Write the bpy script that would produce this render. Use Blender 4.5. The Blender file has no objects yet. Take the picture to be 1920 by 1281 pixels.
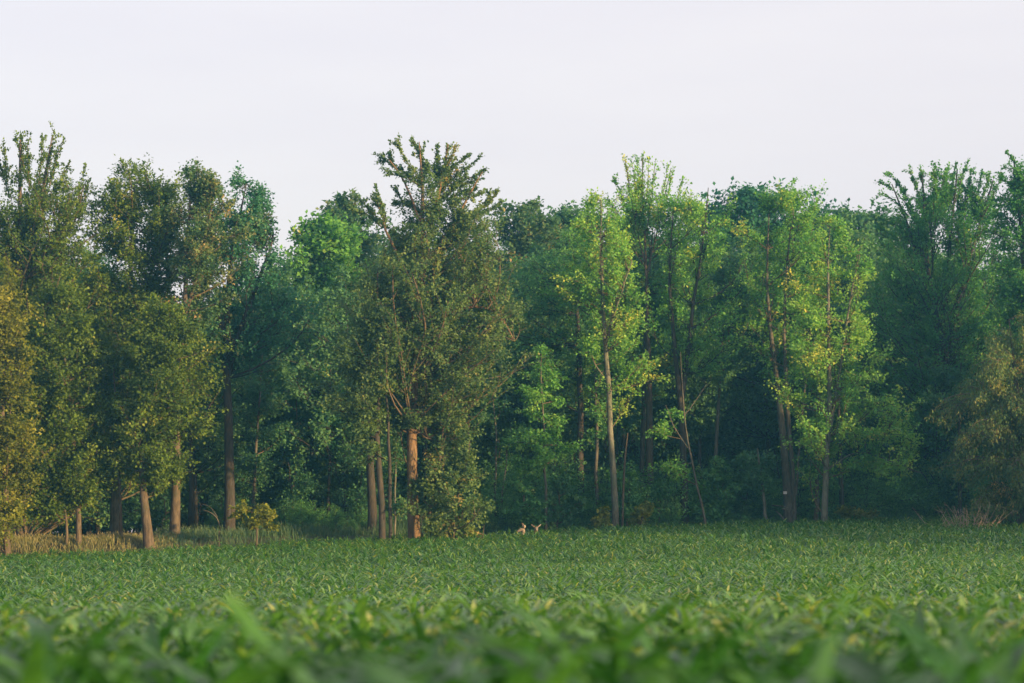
import bpy, math
import numpy as np
from math import radians as R

rng = np.random.default_rng(7)
sc = bpy.context.scene
COL = sc.collection

# ------------------------------------------------------------------ camera
LENS = 85.0
F = 1920 * LENS / 36.0
CAMZ = 1.75
HOR = 1040.0                                   # photo row of the horizon
PITCH = math.atan((HOR - 640.5) / F)
cam = bpy.data.objects.new('camera', bpy.data.cameras.new('camera'))
COL.objects.link(cam)
cam.location = (0, 0, CAMZ)
cam.rotation_euler = (R(90) + PITCH, 0, 0)
cam.data.lens = LENS
cam.data.sensor_width = 36
cam.data.clip_start = 0.1
cam.data.clip_end = 5000
cam.data.dof.use_dof = True
cam.data.dof.focus_distance = 97
cam.data.dof.aperture_fstop = 2.4
sc.camera = cam

# ------------------------------------------------------------------ sky, sun, exposure
SUN_AZ, SUN_EL = 125.0, 7.0                    # clockwise from +Y, degrees
world = bpy.data.worlds.new('World')
sc.world = world
world.use_nodes = True
wn, wl = world.node_tree.nodes, world.node_tree.links
bg = wn['Background']
bg.inputs['Strength'].default_value = 0.1
sky = wn.new('ShaderNodeTexSky')
sky.sky_type = 'NISHITA'
sky.sun_disc = False
sky.sun_elevation = R(SUN_EL)
sky.sun_rotation = R(SUN_AZ)
sky.dust_density = 3.0
tc = wn.new('ShaderNodeTexCoord')
mp = wn.new('ShaderNodeMapping')
mp.inputs['Scale'].default_value = (1.6, 1.6, 9.0)
wl.new(tc.outputs['Generated'], mp.inputs['Vector'])
nz = wn.new('ShaderNodeTexNoise')
nz.inputs['Scale'].default_value = 2.2
nz.inputs['Detail'].default_value = 5
nz.inputs['Roughness'].default_value = 0.55
wl.new(mp.outputs[0], nz.inputs['Vector'])
cr = wn.new('ShaderNodeValToRGB')              # thin high veil: lavender to faint pink white
cr.color_ramp.elements[0].position = 0.35
cr.color_ramp.elements[0].color = (0.862, 0.766, 0.808, 1)
cr.color_ramp.elements[1].position = 0.68
cr.color_ramp.elements[1].color = (0.920, 0.822, 0.838, 1)
wl.new(nz.outputs['Fac'], cr.inputs['Fac'])
sc10 = wn.new('ShaderNodeVectorMath'); sc10.operation = 'SCALE'
sc10.inputs['Scale'].default_value = 6.6
wl.new(cr.outputs['Color'], sc10.inputs[0])
mx = wn.new('ShaderNodeMixRGB')
mx.inputs['Fac'].default_value = 0.62
wl.new(sky.outputs['Color'], mx.inputs['Color1'])
wl.new(sc10.outputs[0], mx.inputs['Color2'])
wl.new(mx.outputs['Color'], bg.inputs['Color'])

sun = bpy.data.objects.new('sun', bpy.data.lights.new('sun', 'SUN'))
COL.objects.link(sun)
sun.data.energy = 5.0
sun.data.color = (1.0, 0.66, 0.29)
sun.data.angle = R(1.0)
az, el = R(SUN_AZ), R(SUN_EL)
import mathutils
SUNDIR = mathutils.Vector((math.sin(az) * math.cos(el), math.cos(az) * math.cos(el), math.sin(el)))
sun.rotation_euler = SUNDIR.to_track_quat('Z', 'Y').to_euler()
sun.location = (60, -20, 40)

sc.view_settings.view_transform = 'Standard'
sc.view_settings.look = 'None'
sc.view_settings.exposure = 1.2
sc.view_settings.gamma = 1.0
sc.view_settings.use_curve_mapping = False
sc.render.engine = 'CYCLES'
sc.cycles.max_bounces = 7
sc.cycles.diffuse_bounces = 3
sc.cycles.glossy_bounces = 2
sc.cycles.transmission_bounces = 4
sc.cycles.volume_bounces = 0

# ------------------------------------------------------------------ helpers
CP, SP = math.cos(PITCH), math.sin(PITCH)

def at(px, py, D):
    """world point seen at photo pixel px, py at depth Y = D"""
    x, y = (px - 960) / F, (640.5 - py) / F
    vy = CP - y * SP
    vz = SP + y * CP
    k = D / vy
    return np.array([x * k, D, CAMZ + vz * k])

def add(o, parent=None):
    COL.objects.link(o)
    if parent is not None:
        o.parent = parent
    return o

def tag(o, label=None, cat=None, group=None, kind=None):
    if label: o['label'] = label
    if cat: o['category'] = cat
    if group: o['group'] = group
    if kind: o['kind'] = kind
    return o

def empty(name, loc, rz=0.0):
    o = bpy.data.objects.new(name, None)
    o.location = tuple(float(v) for v in loc)
    o.rotation_euler = (0, 0, rz)
    o.empty_display_size = 0.2
    return add(o)

def quad_mesh(name, V, Q, tone=None, smooth=False, ints=None, vecs=None):
    me = bpy.data.meshes.new(name)
    V = np.ascontiguousarray(V, dtype=np.float32)
    Q = np.ascontiguousarray(Q, dtype=np.int32)
    me.vertices.add(len(V))
    me.vertices.foreach_set('co', V.ravel())
    if len(Q):
        me.loops.add(Q.size)
        me.loops.foreach_set('vertex_index', Q.ravel())
        me.polygons.add(len(Q))
        me.polygons.foreach_set('loop_start', np.arange(len(Q), dtype=np.int32) * Q.shape[1])
        if smooth:
            me.polygons.foreach_set('use_smooth', np.ones(len(Q), dtype=bool))
    me.update(calc_edges=True)
    if tone is not None and len(Q):
        a = me.attributes.new('tone', 'FLOAT', 'FACE')
        a.data.foreach_set('value', np.ascontiguousarray(tone, dtype=np.float32))
    for k, v in (ints or {}).items():
        a = me.attributes.new(k, 'INT', 'POINT')
        a.data.foreach_set('value', np.ascontiguousarray(v, dtype=np.int32))
    for k, v in (vecs or {}).items():
        a = me.attributes.new(k, 'FLOAT_VECTOR', 'POINT')
        a.data.foreach_set('vector', np.ascontiguousarray(v, dtype=np.float32).ravel())
    return me

def unit(a):
    return a / np.maximum(np.linalg.norm(a, axis=-1, keepdims=True), 1e-9)

def tubes(P, Rd, sides):
    """P (n, k, 3) polylines, Rd (n, k) radii -> verts, quads"""
    n, k, _ = P.shape
    T = np.empty_like(P)
    T[:, 1:-1] = P[:, 2:] - P[:, :-2]
    T[:, 0] = P[:, 1] - P[:, 0]
    T[:, -1] = P[:, -1] - P[:, -2]
    T = unit(T)
    ref = np.where(np.abs(T[:, :1, 2:3]) > 0.8, np.array([1.0, 0.13, 0]), np.array([0, 0.1, 1.0]))
    A = unit(np.cross(T, np.broadcast_to(ref, T.shape)))
    B = np.cross(T, A)
    ang = np.arange(sides) * 2 * np.pi / sides
    V = (P[:, :, None] + Rd[:, :, None, None] * (np.cos(ang)[None, None, :, None] * A[:, :, None]
         + np.sin(ang)[None, None, :, None] * B[:, :, None]))
    idx = np.arange(n * k * sides).reshape(n, k, sides)
    nx = np.roll(idx, -1, axis=2)
    Q = np.stack([idx[:, :-1], nx[:, :-1], nx[:, 1:], idx[:, 1:]], axis=-1).reshape(-1, 4)
    return V.reshape(-1, 3), Q

def leaves(P, axis, nrm, L, W, g):
    """rhombic leaves folded on the midrib; all inputs (n, ...)"""
    axis = unit(axis)
    side = unit(np.cross(axis, nrm))
    up = np.cross(side, axis)
    L = L[:, None]; W = W[:, None]
    b = P
    m = P + axis * L * 0.45
    l = m + side * W * 0.5 + up * W * 0.16
    r = m - side * W * 0.5 + up * W * 0.16
    t = P + axis * L - up * L * 0.10
    V = np.stack([b, r, t, l], axis=1).reshape(-1, 3)
    Q = np.arange(len(P) * 4).reshape(-1, 4)
    return V, Q

def resample(poly, k):
    poly = np.asarray(poly, float)
    d = np.r_[0, np.cumsum(np.linalg.norm(np.diff(poly[:, :3], axis=0), axis=1))]
    s = np.linspace(0, d[-1], k)
    out = np.stack([np.interp(s, d, poly[:, j]) for j in range(poly.shape[1])], axis=1)
    for _ in range(2):
        out[1:-1] = out[1:-1] * 0.5 + 0.25 * (out[:-2] + out[2:])
    return out

# ------------------------------------------------------------------ materials
def node_mat(name):
    m = bpy.data.materials.new(name)
    m.use_nodes = True
    nt = m.node_tree
    nt.nodes.clear()
    out = nt.nodes.new('ShaderNodeOutputMaterial')
    return m, nt, out

def ramp(nt, stops):
    r = nt.nodes.new('ShaderNodeValToRGB')
    e = r.color_ramp.elements
    e[0].position, e[0].color = stops[0][0], (*stops[0][1], 1)
    e[1].position, e[1].color = stops[-1][0], (*stops[-1][1], 1)
    for p, c in stops[1:-1]:
        x = e.new(p); x.color = (*c, 1)
    return r

LEAF_GAIN = 1.9
def leaf_mat(name, stops, trans=0.42, gain=1.0, rough=0.6, spec=0.22, tw=(1.0, 1.15, 0.6)):
    m, nt, out = node_mat(name)
    N, Lk = nt.nodes, nt.links
    at_ = N.new('ShaderNodeAttribute'); at_.attribute_name = 'tone'
    r = ramp(nt, [(p, tuple(min(.5, c * LEAF_GAIN * gain) for c in col)) for p, col in stops])
    Lk.new(at_.outputs['Fac'], r.inputs['Fac'])
    p = N.new('ShaderNodeBsdfPrincipled')
    p.inputs['Roughness'].default_value = rough
    p.inputs['Specular IOR Level'].default_value = spec
    Lk.new(r.outputs['Color'], p.inputs['Base Color'])
    tr = N.new('ShaderNodeBsdfTranslucent')
    mul = N.new('ShaderNodeMixRGB'); mul.blend_type = 'MULTIPLY'; mul.inputs['Fac'].default_value = 1
    mul.inputs['Color2'].default_value = (*[min(1.6, v * 1.1) for v in tw], 1)
    Lk.new(r.outputs['Color'], mul.inputs['Color1'])
    Lk.new(mul.outputs['Color'], tr.inputs['Color'])
    mxs = N.new('ShaderNodeMixShader'); mxs.inputs['Fac'].default_value = trans
    Lk.new(p.outputs[0], mxs.inputs[1]); Lk.new(tr.outputs[0], mxs.inputs[2])
    Lk.new(mxs.outputs[0], out.inputs['Surface'])
    return m

def bark_mat(name, dark, light, scale=6.0):
    m, nt, out = node_mat(name)
    N, Lk = nt.nodes, nt.links
    tcn = N.new('ShaderNodeTexCoord')
    mpn = N.new('ShaderNodeMapping'); mpn.inputs['Scale'].default_value = (scale, scale, scale * 0.22)
    Lk.new(tcn.outputs['Object'], mpn.inputs['Vector'])
    nzn = N.new('ShaderNodeTexNoise'); nzn.inputs['Scale'].default_value = 2.0; nzn.inputs['Detail'].default_value = 6
    nzn.inputs['Roughness'].default_value = 0.7
    Lk.new(mpn.outputs[0], nzn.inputs['Vector'])
    r = ramp(nt, [(0.35, dark), (0.66, light)])
    Lk.new(nzn.outputs['Fac'], r.inputs['Fac'])
    n2 = N.new('ShaderNodeTexNoise'); n2.inputs['Scale'].default_value = 1.3; n2.inputs['Detail'].default_value = 5
    Lk.new(tcn.outputs['Object'], n2.inputs['Vector'])
    r2 = ramp(nt, [(0.52, (0, 0, 0)), (0.62, (.75, .75, .75))])
    Lk.new(n2.outputs['Fac'], r2.inputs['Fac'])
    lich = N.new('ShaderNodeMixRGB')
    lich.inputs['Color2'].default_value = (.5 * light[0], .62 * light[1], .55 * light[2], 1)
    Lk.new(r2.outputs['Color'], lich.inputs['Fac']); Lk.new(r.outputs['Color'], lich.inputs['Color1'])
    r = lich
    p = N.new('ShaderNodeBsdfPrincipled'); p.inputs['Roughness'].default_value = 0.9
    p.inputs['Specular IOR Level'].default_value = 0.15
    Lk.new(r.outputs['Color'], p.inputs['Base Color'])
    bmp = N.new('ShaderNodeBump'); bmp.inputs['Strength'].default_value = 0.8; bmp.inputs['Distance'].default_value = 0.03
    Lk.new(nzn.outputs['Fac'], bmp.inputs['Height']); Lk.new(bmp.outputs[0], p.inputs['Normal'])
    Lk.new(p.outputs[0], out.inputs['Surface'])
    return m

def plain(name, col, rough=0.7):
    m, nt, out = node_mat(name)
    p = nt.nodes.new('ShaderNodeBsdfPrincipled')
    p.inputs['Base Color'].default_value = (*col, 1); p.inputs['Roughness'].default_value = rough
    tcn = nt.nodes.new('ShaderNodeTexCoord')
    nzn = nt.nodes.new('ShaderNodeTexNoise'); nzn.inputs['Scale'].default_value = 18
    r = ramp(nt, [(0.3, tuple(c * 0.75 for c in col)), (0.7, tuple(min(1, c * 1.15) for c in col))])
    nt.links.new(tcn.outputs['Object'], nzn.inputs['Vector'])
    nt.links.new(nzn.outputs['Fac'], r.inputs['Fac'])
    nt.links.new(r.outputs['Color'], p.inputs['Base Color'])
    nt.links.new(p.outputs[0], out.inputs['Surface'])
    return m

PAL = {
    'far':    leaf_mat('far_leaves', [(0, (.026, .070, .033)), (.5, (.052, .118, .050)), (.9, (.080, .148, .054)), (1, (.12, .16, .05))], gain=1.08),
    'olive':  leaf_mat('olive_leaves',  [(0, (.036, .064, .010)), (.5, (.066, .108, .015)), (.85, (.108, .145, .022)), (1, (.20, .19, .045))]),
    'gold':   leaf_mat('golden_leaves', [(0, (.050, .070, .009)), (.5, (.105, .120, .014)), (1, (.20, .19, .035))]),
    'lime':   leaf_mat('lime_leaves',   [(0, (.034, .096, .020)), (.5, (.070, .165, .032)), (.85, (.130, .205, .034)), (1, (.25, .22, .04))], gain=1.22),
    'bright': leaf_mat('bright_leaves', [(0, (.028, .082, .029)), (.5, (.054, .138, .045)), (.85, (.092, .175, .046)), (1, (.17, .19, .05))], gain=1.15),
    'mid':    leaf_mat('mid_leaves',    [(0, (.022, .068, .032)), (.5, (.044, .108, .046)), (.9, (.072, .140, .050)), (1, (.11, .15, .05))], gain=1.08),
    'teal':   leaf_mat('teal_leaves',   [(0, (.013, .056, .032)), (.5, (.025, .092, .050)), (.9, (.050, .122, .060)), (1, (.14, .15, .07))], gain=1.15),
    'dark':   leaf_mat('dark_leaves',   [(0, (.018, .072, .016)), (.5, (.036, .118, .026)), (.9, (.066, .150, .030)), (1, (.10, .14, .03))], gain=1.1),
    'maple':  leaf_mat('maple_leaves',  [(0, (.034, .066, .026)), (.5, (.062, .108, .036)), (.85, (.102, .140, .042)), (1, (.19, .155, .055))]),
    'oak':    leaf_mat('oak_leaves',    [(0, (.024, .066, .030)), (.5, (.052, .104, .042)), (.8, (.115, .132, .052)), (1, (.24, .17, .08))]),
    'willow': leaf_mat('willow_leaves', [(0, (.030, .066, .024)), (.5, (.064, .104, .032)), (.85, (.14, .14, .04)), (1, (.27, .17, .05))]),
}
BARK = {
    'grey':  bark_mat('grey_bark', (.045, .042, .034), (.155, .140, .115)),
    'dark':  bark_mat('shade_dark_bark', (.026, .023, .020), (.078, .068, .058)),  # darkened so the colour carries the shade on trunks like the paired maple
    'brown': bark_mat('brown_bark', (.046, .036, .027), (.15, .118, .085)),
    'sun_tinted':  bark_mat('sun_tinted_bark', (.085, .055, .032), (.25, .165, .10)),  # low sun's orange put into the bark colour of the tallest trunk
    'pale':  bark_mat('pale_bark', (.055, .058, .045), (.21, .205, .165)),
}
TWIG = bark_mat('twig_bark', (.06, .045, .032), (.20, .15, .10), 9)
STRAW = leaf_mat('dry_grass_blades', [(0, (.07, .085, .025)), (.45, (.105, .115, .045)), (1, (.22, .18, .095))], trans=0.3)
MEADOW = leaf_mat('meadow_blades', [(0, (.02, .05, .025)), (.5, (.035, .075, .035)), (1, (.08, .10, .05))], trans=0.3)

# ------------------------------------------------------------------ terrain
E_PX = [-400, 0, 300, 550, 700, 900, 1100, 1300, 1550, 1920, 2400]
E_PY = [1040, 1036, 1026, 1011, 1003, 995, 985, 976, 969, 964, 960]
D_PX = [-400, 300, 600, 1000, 1400, 2400]
D_D = [95, 95, 98, 104, 109, 109]
O_PX = [-400, 0, 430, 700, 800, 1000, 1200, 2400]
O_Z = [.45, .42, .28, .02, -.08, -.6, -.9, -1.0]
CORN_H = 1.34

def edge_D(px): return np.interp(px, D_PX, D_D)
def edge_z(px):
    py = np.interp(px, E_PX, E_PY)
    return CAMZ + (HOR - py) / F * edge_D(px)

def ground(x, y):
    x = np.asarray(x, float); y = np.asarray(y, float)
    px = np.clip(960 + F * x / np.maximum(y, 12.0), -400, 2400)
    D, ze = edge_D(px), edge_z(px)
    dz = ze - 2.7
    d = np.clip(y, 0, None)
    nod = [0, 6, 13, 19, 35, 50]
    val = [1.50, 1.46, 1.37, 1.33, 1.07, 1.09]
    near = np.interp(d, nod, val) + 0.15 * dz * (np.clip(d, 0, 50) / 50) ** 2
    z50 = 1.09 + 0.15 * dz
    d75 = 0.75 * D
    z75 = 1.44 + 0.32 * dz
    mid = z50 + (z75 - z50) * np.clip((d - 50) / (d75 - 50), 0, 1)
    far = z75 + (ze - z75) * np.clip((d - d75) / (D - d75), 0, 1)
    can = np.where(d < 50, near, np.where(d < d75, mid, far))
    field = can - CORN_H
    floor = ze + np.interp(px, O_PX, O_Z) + 0.012 * np.clip(d - D - 3, 0, 150)
    t = np.clip((d - D) / 2.5, 0, 1)
    t = t * t * (3 - 2 * t)
    return field * (1 - t) + floor * t

gx = np.r_[-3000, -1200, -500, -250, -140, np.arange(-90, 91, 1.5), 140, 250, 500, 1200, 3000]
gy = np.r_[-2000, -600, -200, -80, -40, -20, np.arange(-10, 130, 1.0), 150, 190, 260, 400, 800, 1800, 4000]
GX, GY = np.meshgrid(gx, gy)
GZ = ground(GX, np.minimum(GY, 260))
idx = np.arange(GX.size).reshape(GX.shape)
gq = np.stack([idx[:-1, :-1], idx[:-1, 1:], idx[1:, 1:], idx[1:, :-1]], -1).reshape(-1, 4)
gm, nt, out = node_mat('earth_and_leaf_litter')
tcn = nt.nodes.new('ShaderNodeTexCoord')
n1 = nt.nodes.new('ShaderNodeTexNoise'); n1.inputs['Scale'].default_value = 0.8; n1.inputs['Detail'].default_value = 8
n1.inputs['Roughness'].default_value = 0.7
nt.links.new(tcn.outputs['Object'], n1.inputs['Vector'])
r1 = ramp(nt, [(0.3, (.030, .026, .018)), (0.55, (.060, .050, .032)), (0.75, (.075, .080, .035))])
nt.links.new(n1.outputs['Fac'], r1.inputs['Fac'])
pb = nt.nodes.new('ShaderNodeBsdfPrincipled'); pb.inputs['Roughness'].default_value = 0.95
nt.links.new(r1.outputs['Color'], pb.inputs['Base Color'])
b1 = nt.nodes.new('ShaderNodeBump'); b1.inputs['Distance'].default_value = 0.1
nt.links.new(n1.outputs['Fac'], b1.inputs['Height']); nt.links.new(b1.outputs[0], pb.inputs['Normal'])
nt.links.new(pb.outputs[0], out.inputs['Surface'])
gme = quad_mesh('ground', np.stack([GX, GY, GZ], -1).reshape(-1, 3), gq, smooth=True)
gme.materials.append(gm)
tag(add(bpy.data.objects.new('ground', gme)), kind='structure')

# ------------------------------------------------------------------ tree builder
def crown_geo(stems, rows, depth, N, leaf, up, sec, K, M, spread, droop, tone0, tonevar, rg, shell=0.42, zlow=None, flat=0.0):
    """stems: list of (k, 4) polylines x y z r (local). rows: z, xl, xr ascending. Returns leaf and twig geometry."""
    rows = np.asarray(sorted(rows), float)
    n = max(4, int(N / (M * K)))
    zz = np.linspace(rows[0, 0], rows[-1, 0], 200)
    hw = np.interp(zz, rows[:, 0], (rows[:, 2] - rows[:, 1]) / 2)
    w = np.maximum(hw, 0.1) ** 1.15
    z = np.interp(rg.random(n), np.cumsum(w) / w.sum(), zz)
    cx = np.interp(z, rows[:, 0], (rows[:, 1] + rows[:, 2]) / 2)
    hx = np.interp(z, rows[:, 0], (rows[:, 2] - rows[:, 1]) / 2)
    th = rg.random(n) * 2 * np.pi
    rr = rg.random(n) ** shell
    wob = 1 + 0.24 * np.sin(3 * th + z * 1.7) + 0.18 * np.sin(5 * th - z * 2.3)
    T = np.stack([cx + hx * rr * np.cos(th) * wob, hx * depth * rr * np.sin(th) * wob, z + rg.normal(0, .15, n)], -1)
    # start point on the stems
    allp = np.concatenate(stems)
    sidx = np.concatenate([np.full(len(s), i) for i, s in enumerate(stems)])
    h = np.hypot(T[:, 0] - cx, T[:, 1])
    want = T[:, 2] - up * (0.35 + 0.75 * rg.random(n)) * np.maximum(h, 0.4) - 0.2
    if zlow is not None:
        want = np.maximum(want, zlow)
    dd = (np.abs(allp[None, :, 2] - want[:, None]) * 1.6
          + np.hypot(allp[None, :, 0] - T[:, None, 0], allp[None, :, 1] - T[:, None, 1]))
    near = np.argmin(dd, axis=1)
    P0 = allp[near, :3]; r0 = allp[near, 3]
    v = T - P0
    ln = np.linalg.norm(v, axis=1)
    ctrl = P0 + v * np.array([.55, .55, 0.0]) + np.stack([rg.normal(0, .12, n) * ln, rg.normal(0, .12, n) * ln,
            v[:, 2] * (0.30 if up >= 0 else 0.95) + (0.02 + droop * 0.45) * ln], -1)
    s = np.linspace(0, 1, 6)[None, :, None]
    B = (1 - s) ** 2 * P0[:, None] + 2 * s * (1 - s) * ctrl[:, None] + s * s * T[:, None]
    br = np.minimum(0.010 + 0.011 * ln, r0 * 0.75)
    BR = br[:, None] * np.linspace(1, .25, 6)[None] + 0.003
    tv, tq = tubes(B, BR, 4)
    # secondaries
    u = 0.28 + 0.74 * rg.random((n, M)) ** 0.8
    u[:, 0] = 1.0
    u = np.minimum(u, 1.0)[..., None]
    SP_ = (1 - u) ** 2 * P0[:, None] + 2 * u * (1 - u) * ctrl[:, None] + u * u * T[:, None]
    tan = unit(2 * (1 - u) * (ctrl - P0)[:, None] + 2 * u * (T - ctrl)[:, None])
    sd = tan * 0.75 + rg.normal(0, .55, (n, M, 3)) + np.array([0, 0, 0.35 * up - droop])
    sd[..., 2] *= 1 - 0.75 * flat
    sd = unit(sd)
    sl = (sec * (0.5 + rg.random((n, M))) * np.clip(ln[:, None] / 2.2, .55, 1.25))[..., None]
    e = SP_ + sd * sl
    P2 = np.stack([SP_, (SP_ + e) / 2 + rg.normal(0, .03, e.shape), e], axis=2).reshape(-1, 3, 3)
    keep = rg.random(len(P2)) < 0.8
    sv, sq = tubes(P2[keep], np.broadcast_to(np.array([.014, .010, .005]), (keep.sum(), 3)), 3)
    twV = np.concatenate([tv, sv]); twQ = np.concatenate([tq, sq + len(tv)])
    # leaves
    q = rg.random((n, M, K, 1)) ** 0.75
    sp = spread * (1.0 - 0.35 * q)
    LP = SP_[:, :, None] + sd[:, :, None] * sl[:, :, None] * q * 1.08 + rg.normal(0, 1, (n, M, K, 3)) * sp * np.array([1 + .35 * flat, 1 + .35 * flat, 1 - 0.55 * flat])
    ax = sd[:, :, None] * 0.8 + rg.normal(0, .75, LP.shape) + np.array([0, 0, -0.25 - droop])
    nr = rg.normal(0, .34 - .1 * flat, LP.shape) + np.array([0, -0.15, 0.75])
    m = LP.size // 3
    Ls = leaf * (0.65 + 0.7 * rg.random(m)); Ws = Ls * (0.6 + 0.3 * rg.random(m))
    if droop > 0.5: Ws *= 0.62
    lv, lq = leaves(LP.reshape(-1, 3), ax.reshape(-1, 3), nr.reshape(-1, 3), Ls, Ws, rg)
    tn = (tone0 + tonevar * rg.normal(0, 1, (n, 1, 1)) + tonevar * 0.9 * rg.normal(0, 1, (n, M, 1))
          + 0.06 * rg.normal(0, 1, (n, M, K)))
    return lv, lq, np.clip(tn.reshape(-1), 0, 1), twV, twQ

def tree(name, label, cat, D, stems, rows, pal, bark='grey', N=None, leaf=0.122, up=0.6, sec=0.85, K=32, M=9,
         spread=0.14, droop=0.0, tau=2.5, depth=0.9, tone0=0.42, tonevar=0.15, group=None, shell=0.34, seed=None,
         sprays=(), spr=0.11, spn=150, clear=(), clear_y=0.0, opened=0.0, flat=None, nodes=10):
    rg = np.random.default_rng(abs(hash_(name + label)) % (2 ** 31) if seed is None else seed)
    px0 = stems[0][0][0]
    b = at(px0, stems[0][0][1], D)
    bz = float(ground(b[0], D))
    base = np.array([b[0], D, bz])
    root = empty(name, base)
    tag(root, label, cat, group)
    mpp = D / F
    SL = []
    for i, st in enumerate(stems):
        pts = []
        for j, p in enumerate(st):
            w = at(p[0], p[1], D) - base
            yo = p[3] if len(p) > 3 else 0
            pts.append([w[0], yo, w[2], p[2] * mpp / 2])
        if i == 0 or (len(stems) > 1 and st[0][1] > 960):       # reaches the ground
            pts[0][2] = float(ground(base[0] + pts[0][0], D)) - bz - 0.1
            fl = list(pts[0]); fl[2] += 0.45; pts[0][3] *= 1.25
            pts.insert(1, fl)
        SL.append(resample(pts, nodes))
    tvs, tqs, off = [], [], 0
    for s in SL:
        P = s[None, :, :3].copy()
        P[0, 1:-1, :2] += rg.normal(0, .02, (P.shape[1] - 2, 2))
        v, q = tubes(P, np.maximum(s[None, :, 3], 0.006), 10)
        tvs.append(v); tqs.append(q + off); off += len(v)
    tm = quad_mesh('trunk', np.concatenate(tvs), np.concatenate(tqs), smooth=True)
    tm.materials.append(BARK[bark])
    add(bpy.data.objects.new('trunk', tm), root)
    zrows = []
    for (py, l, r) in rows:
        a, c = at(l, py, D) - base, at(r, py, D) - base
        zrows.append((a[2], a[0], c[0]))
    zr = np.array(sorted(zrows))
    area = np.trapezoid(zr[:, 2] - zr[:, 1], zr[:, 0]) if hasattr(np, 'trapezoid') else np.trapz(zr[:, 2] - zr[:, 1], zr[:, 0])
    if N is None:
        N = 1.75 * tau * area / (0.5 * 0.35 * leaf * leaf)
    lv, lq, tn, tv, tq = crown_geo(SL, zrows, depth, N, leaf, up, sec, K, M, spread, droop, tone0, tonevar, rg, shell, None, (max(0.0, 0.85 - up) if droop == 0 else 0.0) if flat is None else flat)
    for si, sp_ in enumerate(sprays):
        k = max(8, 4 * len(sp_))
        dy = rg.normal(0, .5)
        pl = resample([np.r_[(at(q_[0], q_[1], D) - base)[[0]], dy, (at(q_[0], q_[1], D) - base)[[2]]] for q_ in sp_], k)
        le = np.linalg.norm(np.diff(pl, axis=0), axis=1).sum()
        m = int(spn * le)
        u = rg.random(m) * (k - 1); i0 = np.minimum(u.astype(int), k - 2); fr = (u - i0)[:, None]
        C = pl[i0] * (1 - fr) + pl[i0 + 1] * fr
        rad = spr * (0.30 + 0.7 * (u / (k - 1)) ** 0.7)
        pp = C + rg.normal(0, 1, (m, 3)) * rad[:, None] * .7
        tang = unit(pl[i0] - pl[i0 + 1])
        ns = max(2, int(4.5 * le))
        sg_ = rg.integers(0, ns, m); on = rg.random(m) < .55
        sb = rg.random(ns) ** .8 * (k - 1.01); si0 = np.minimum(sb.astype(int), k - 2)
        sB = pl[si0] + (pl[si0 + 1] - pl[si0]) * (sb - si0)[:, None]
        sD = unit(unit(pl[si0] - pl[si0 + 1]) * .8 + rg.normal(0, .55, (ns, 3)) + np.array([0, 0, .15])) * rg.uniform(.2, .55, (ns, 1)) * (.6 + spr * 4)
        q_ = rg.random((m, 1)) ** .7
        pp = np.where(on[:, None], sB[sg_] + sD[sg_] * q_ + rg.normal(0, .05, (m, 3)), pp)
        v3, q3 = tubes(np.stack([sB, sB + sD], 1), np.broadcast_to(np.array([.008, .004]), (ns, 2)), 3)
        tq = np.concatenate([tq, q3 + len(tv)]); tv = np.concatenate([tv, v3])
        ls = leaf * (0.6 + 0.6 * rg.random(m))
        v1, q1 = leaves(pp, tang * 1.1 + rg.normal(0, .6, (m, 3)), rg.normal(0, .5, (m, 3)) + np.array([0, -.2, .7]), ls, ls * .72, rg)
        lq = np.concatenate([lq, q1 + len(lv)]); lv = np.concatenate([lv, v1])
        tn = np.concatenate([tn, np.clip(tone0 + rg.normal(0, tonevar) + .16 * rg.normal(0, 1, m), 0, 1)])
        v2, q2 = tubes(pl[None], np.linspace(.006, .03, k)[None], 4)
        tq = np.concatenate([tq, q2 + len(tv)]); tv = np.concatenate([tv, v2])
    for (cx0, cy0, cx1, cy1) in clear:
        a0, a1 = at(cx0, cy1, D) - base, at(cx1, cy0, D) - base
        c4 = lv.reshape(-1, 4, 3).mean(1)
        kp = ~((c4[:, 0] > a0[0]) & (c4[:, 0] < a1[0]) & (c4[:, 2] > a0[2]) & (c4[:, 2] < a1[2]) & (c4[:, 1] < .2))
        tt = (c4[:, 1] - clear_y) / SUNDIR[1]; xs_ = c4[:, 0] - tt * SUNDIR[0]; zs_ = c4[:, 2] - tt * SUNDIR[2]
        kp &= ~((c4[:, 1] < clear_y) & (xs_ > a0[0]) & (xs_ < a1[0]) & (zs_ > a0[2]) & (zs_ < a1[2]))
        lv = lv.reshape(-1, 4, 3)[kp].reshape(-1, 3); tn = tn[kp]; lq = np.arange(len(lv)).reshape(-1, 4)
    if opened:
        c4 = lv.reshape(-1, 4, 3).mean(1); kp = np.ones(len(c4), bool)
        for sl_ in SL:
            o_ = np.argsort(sl_[:, 2]); sx = np.interp(c4[:, 2], sl_[o_, 2], sl_[o_, 0], left=1e3, right=1e3)
            kp &= ~((np.abs(c4[:, 0] - sx) < .20) & (c4[:, 1] < 0) & (rg.random(len(c4)) < opened))
        lv = lv.reshape(-1, 4, 3)[kp].reshape(-1, 3); tn = tn[kp]; lq = np.arange(len(lv)).reshape(-1, 4)
    bmsh = quad_mesh('branches', tv, tq)
    bmsh.materials.append(TWIG if bark != 'dark' else BARK['dark'])
    bo = add(bpy.data.objects.new('branches', bmsh), root)
    bo['kind'] = 'stuff'
    cm = quad_mesh('crown', lv, lq, tn)
    cm.materials.append(PAL[pal])
    co = add(bpy.data.objects.new('crown', cm), root)
    co['kind'] = 'stuff'
    STAT.append((name, len(lq)))
    return root

STAT = []
def hash_(s):
    h = 5381
    for ch in s: h = (h * 33 + ord(ch)) & 0x7fffffff
    return h

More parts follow.
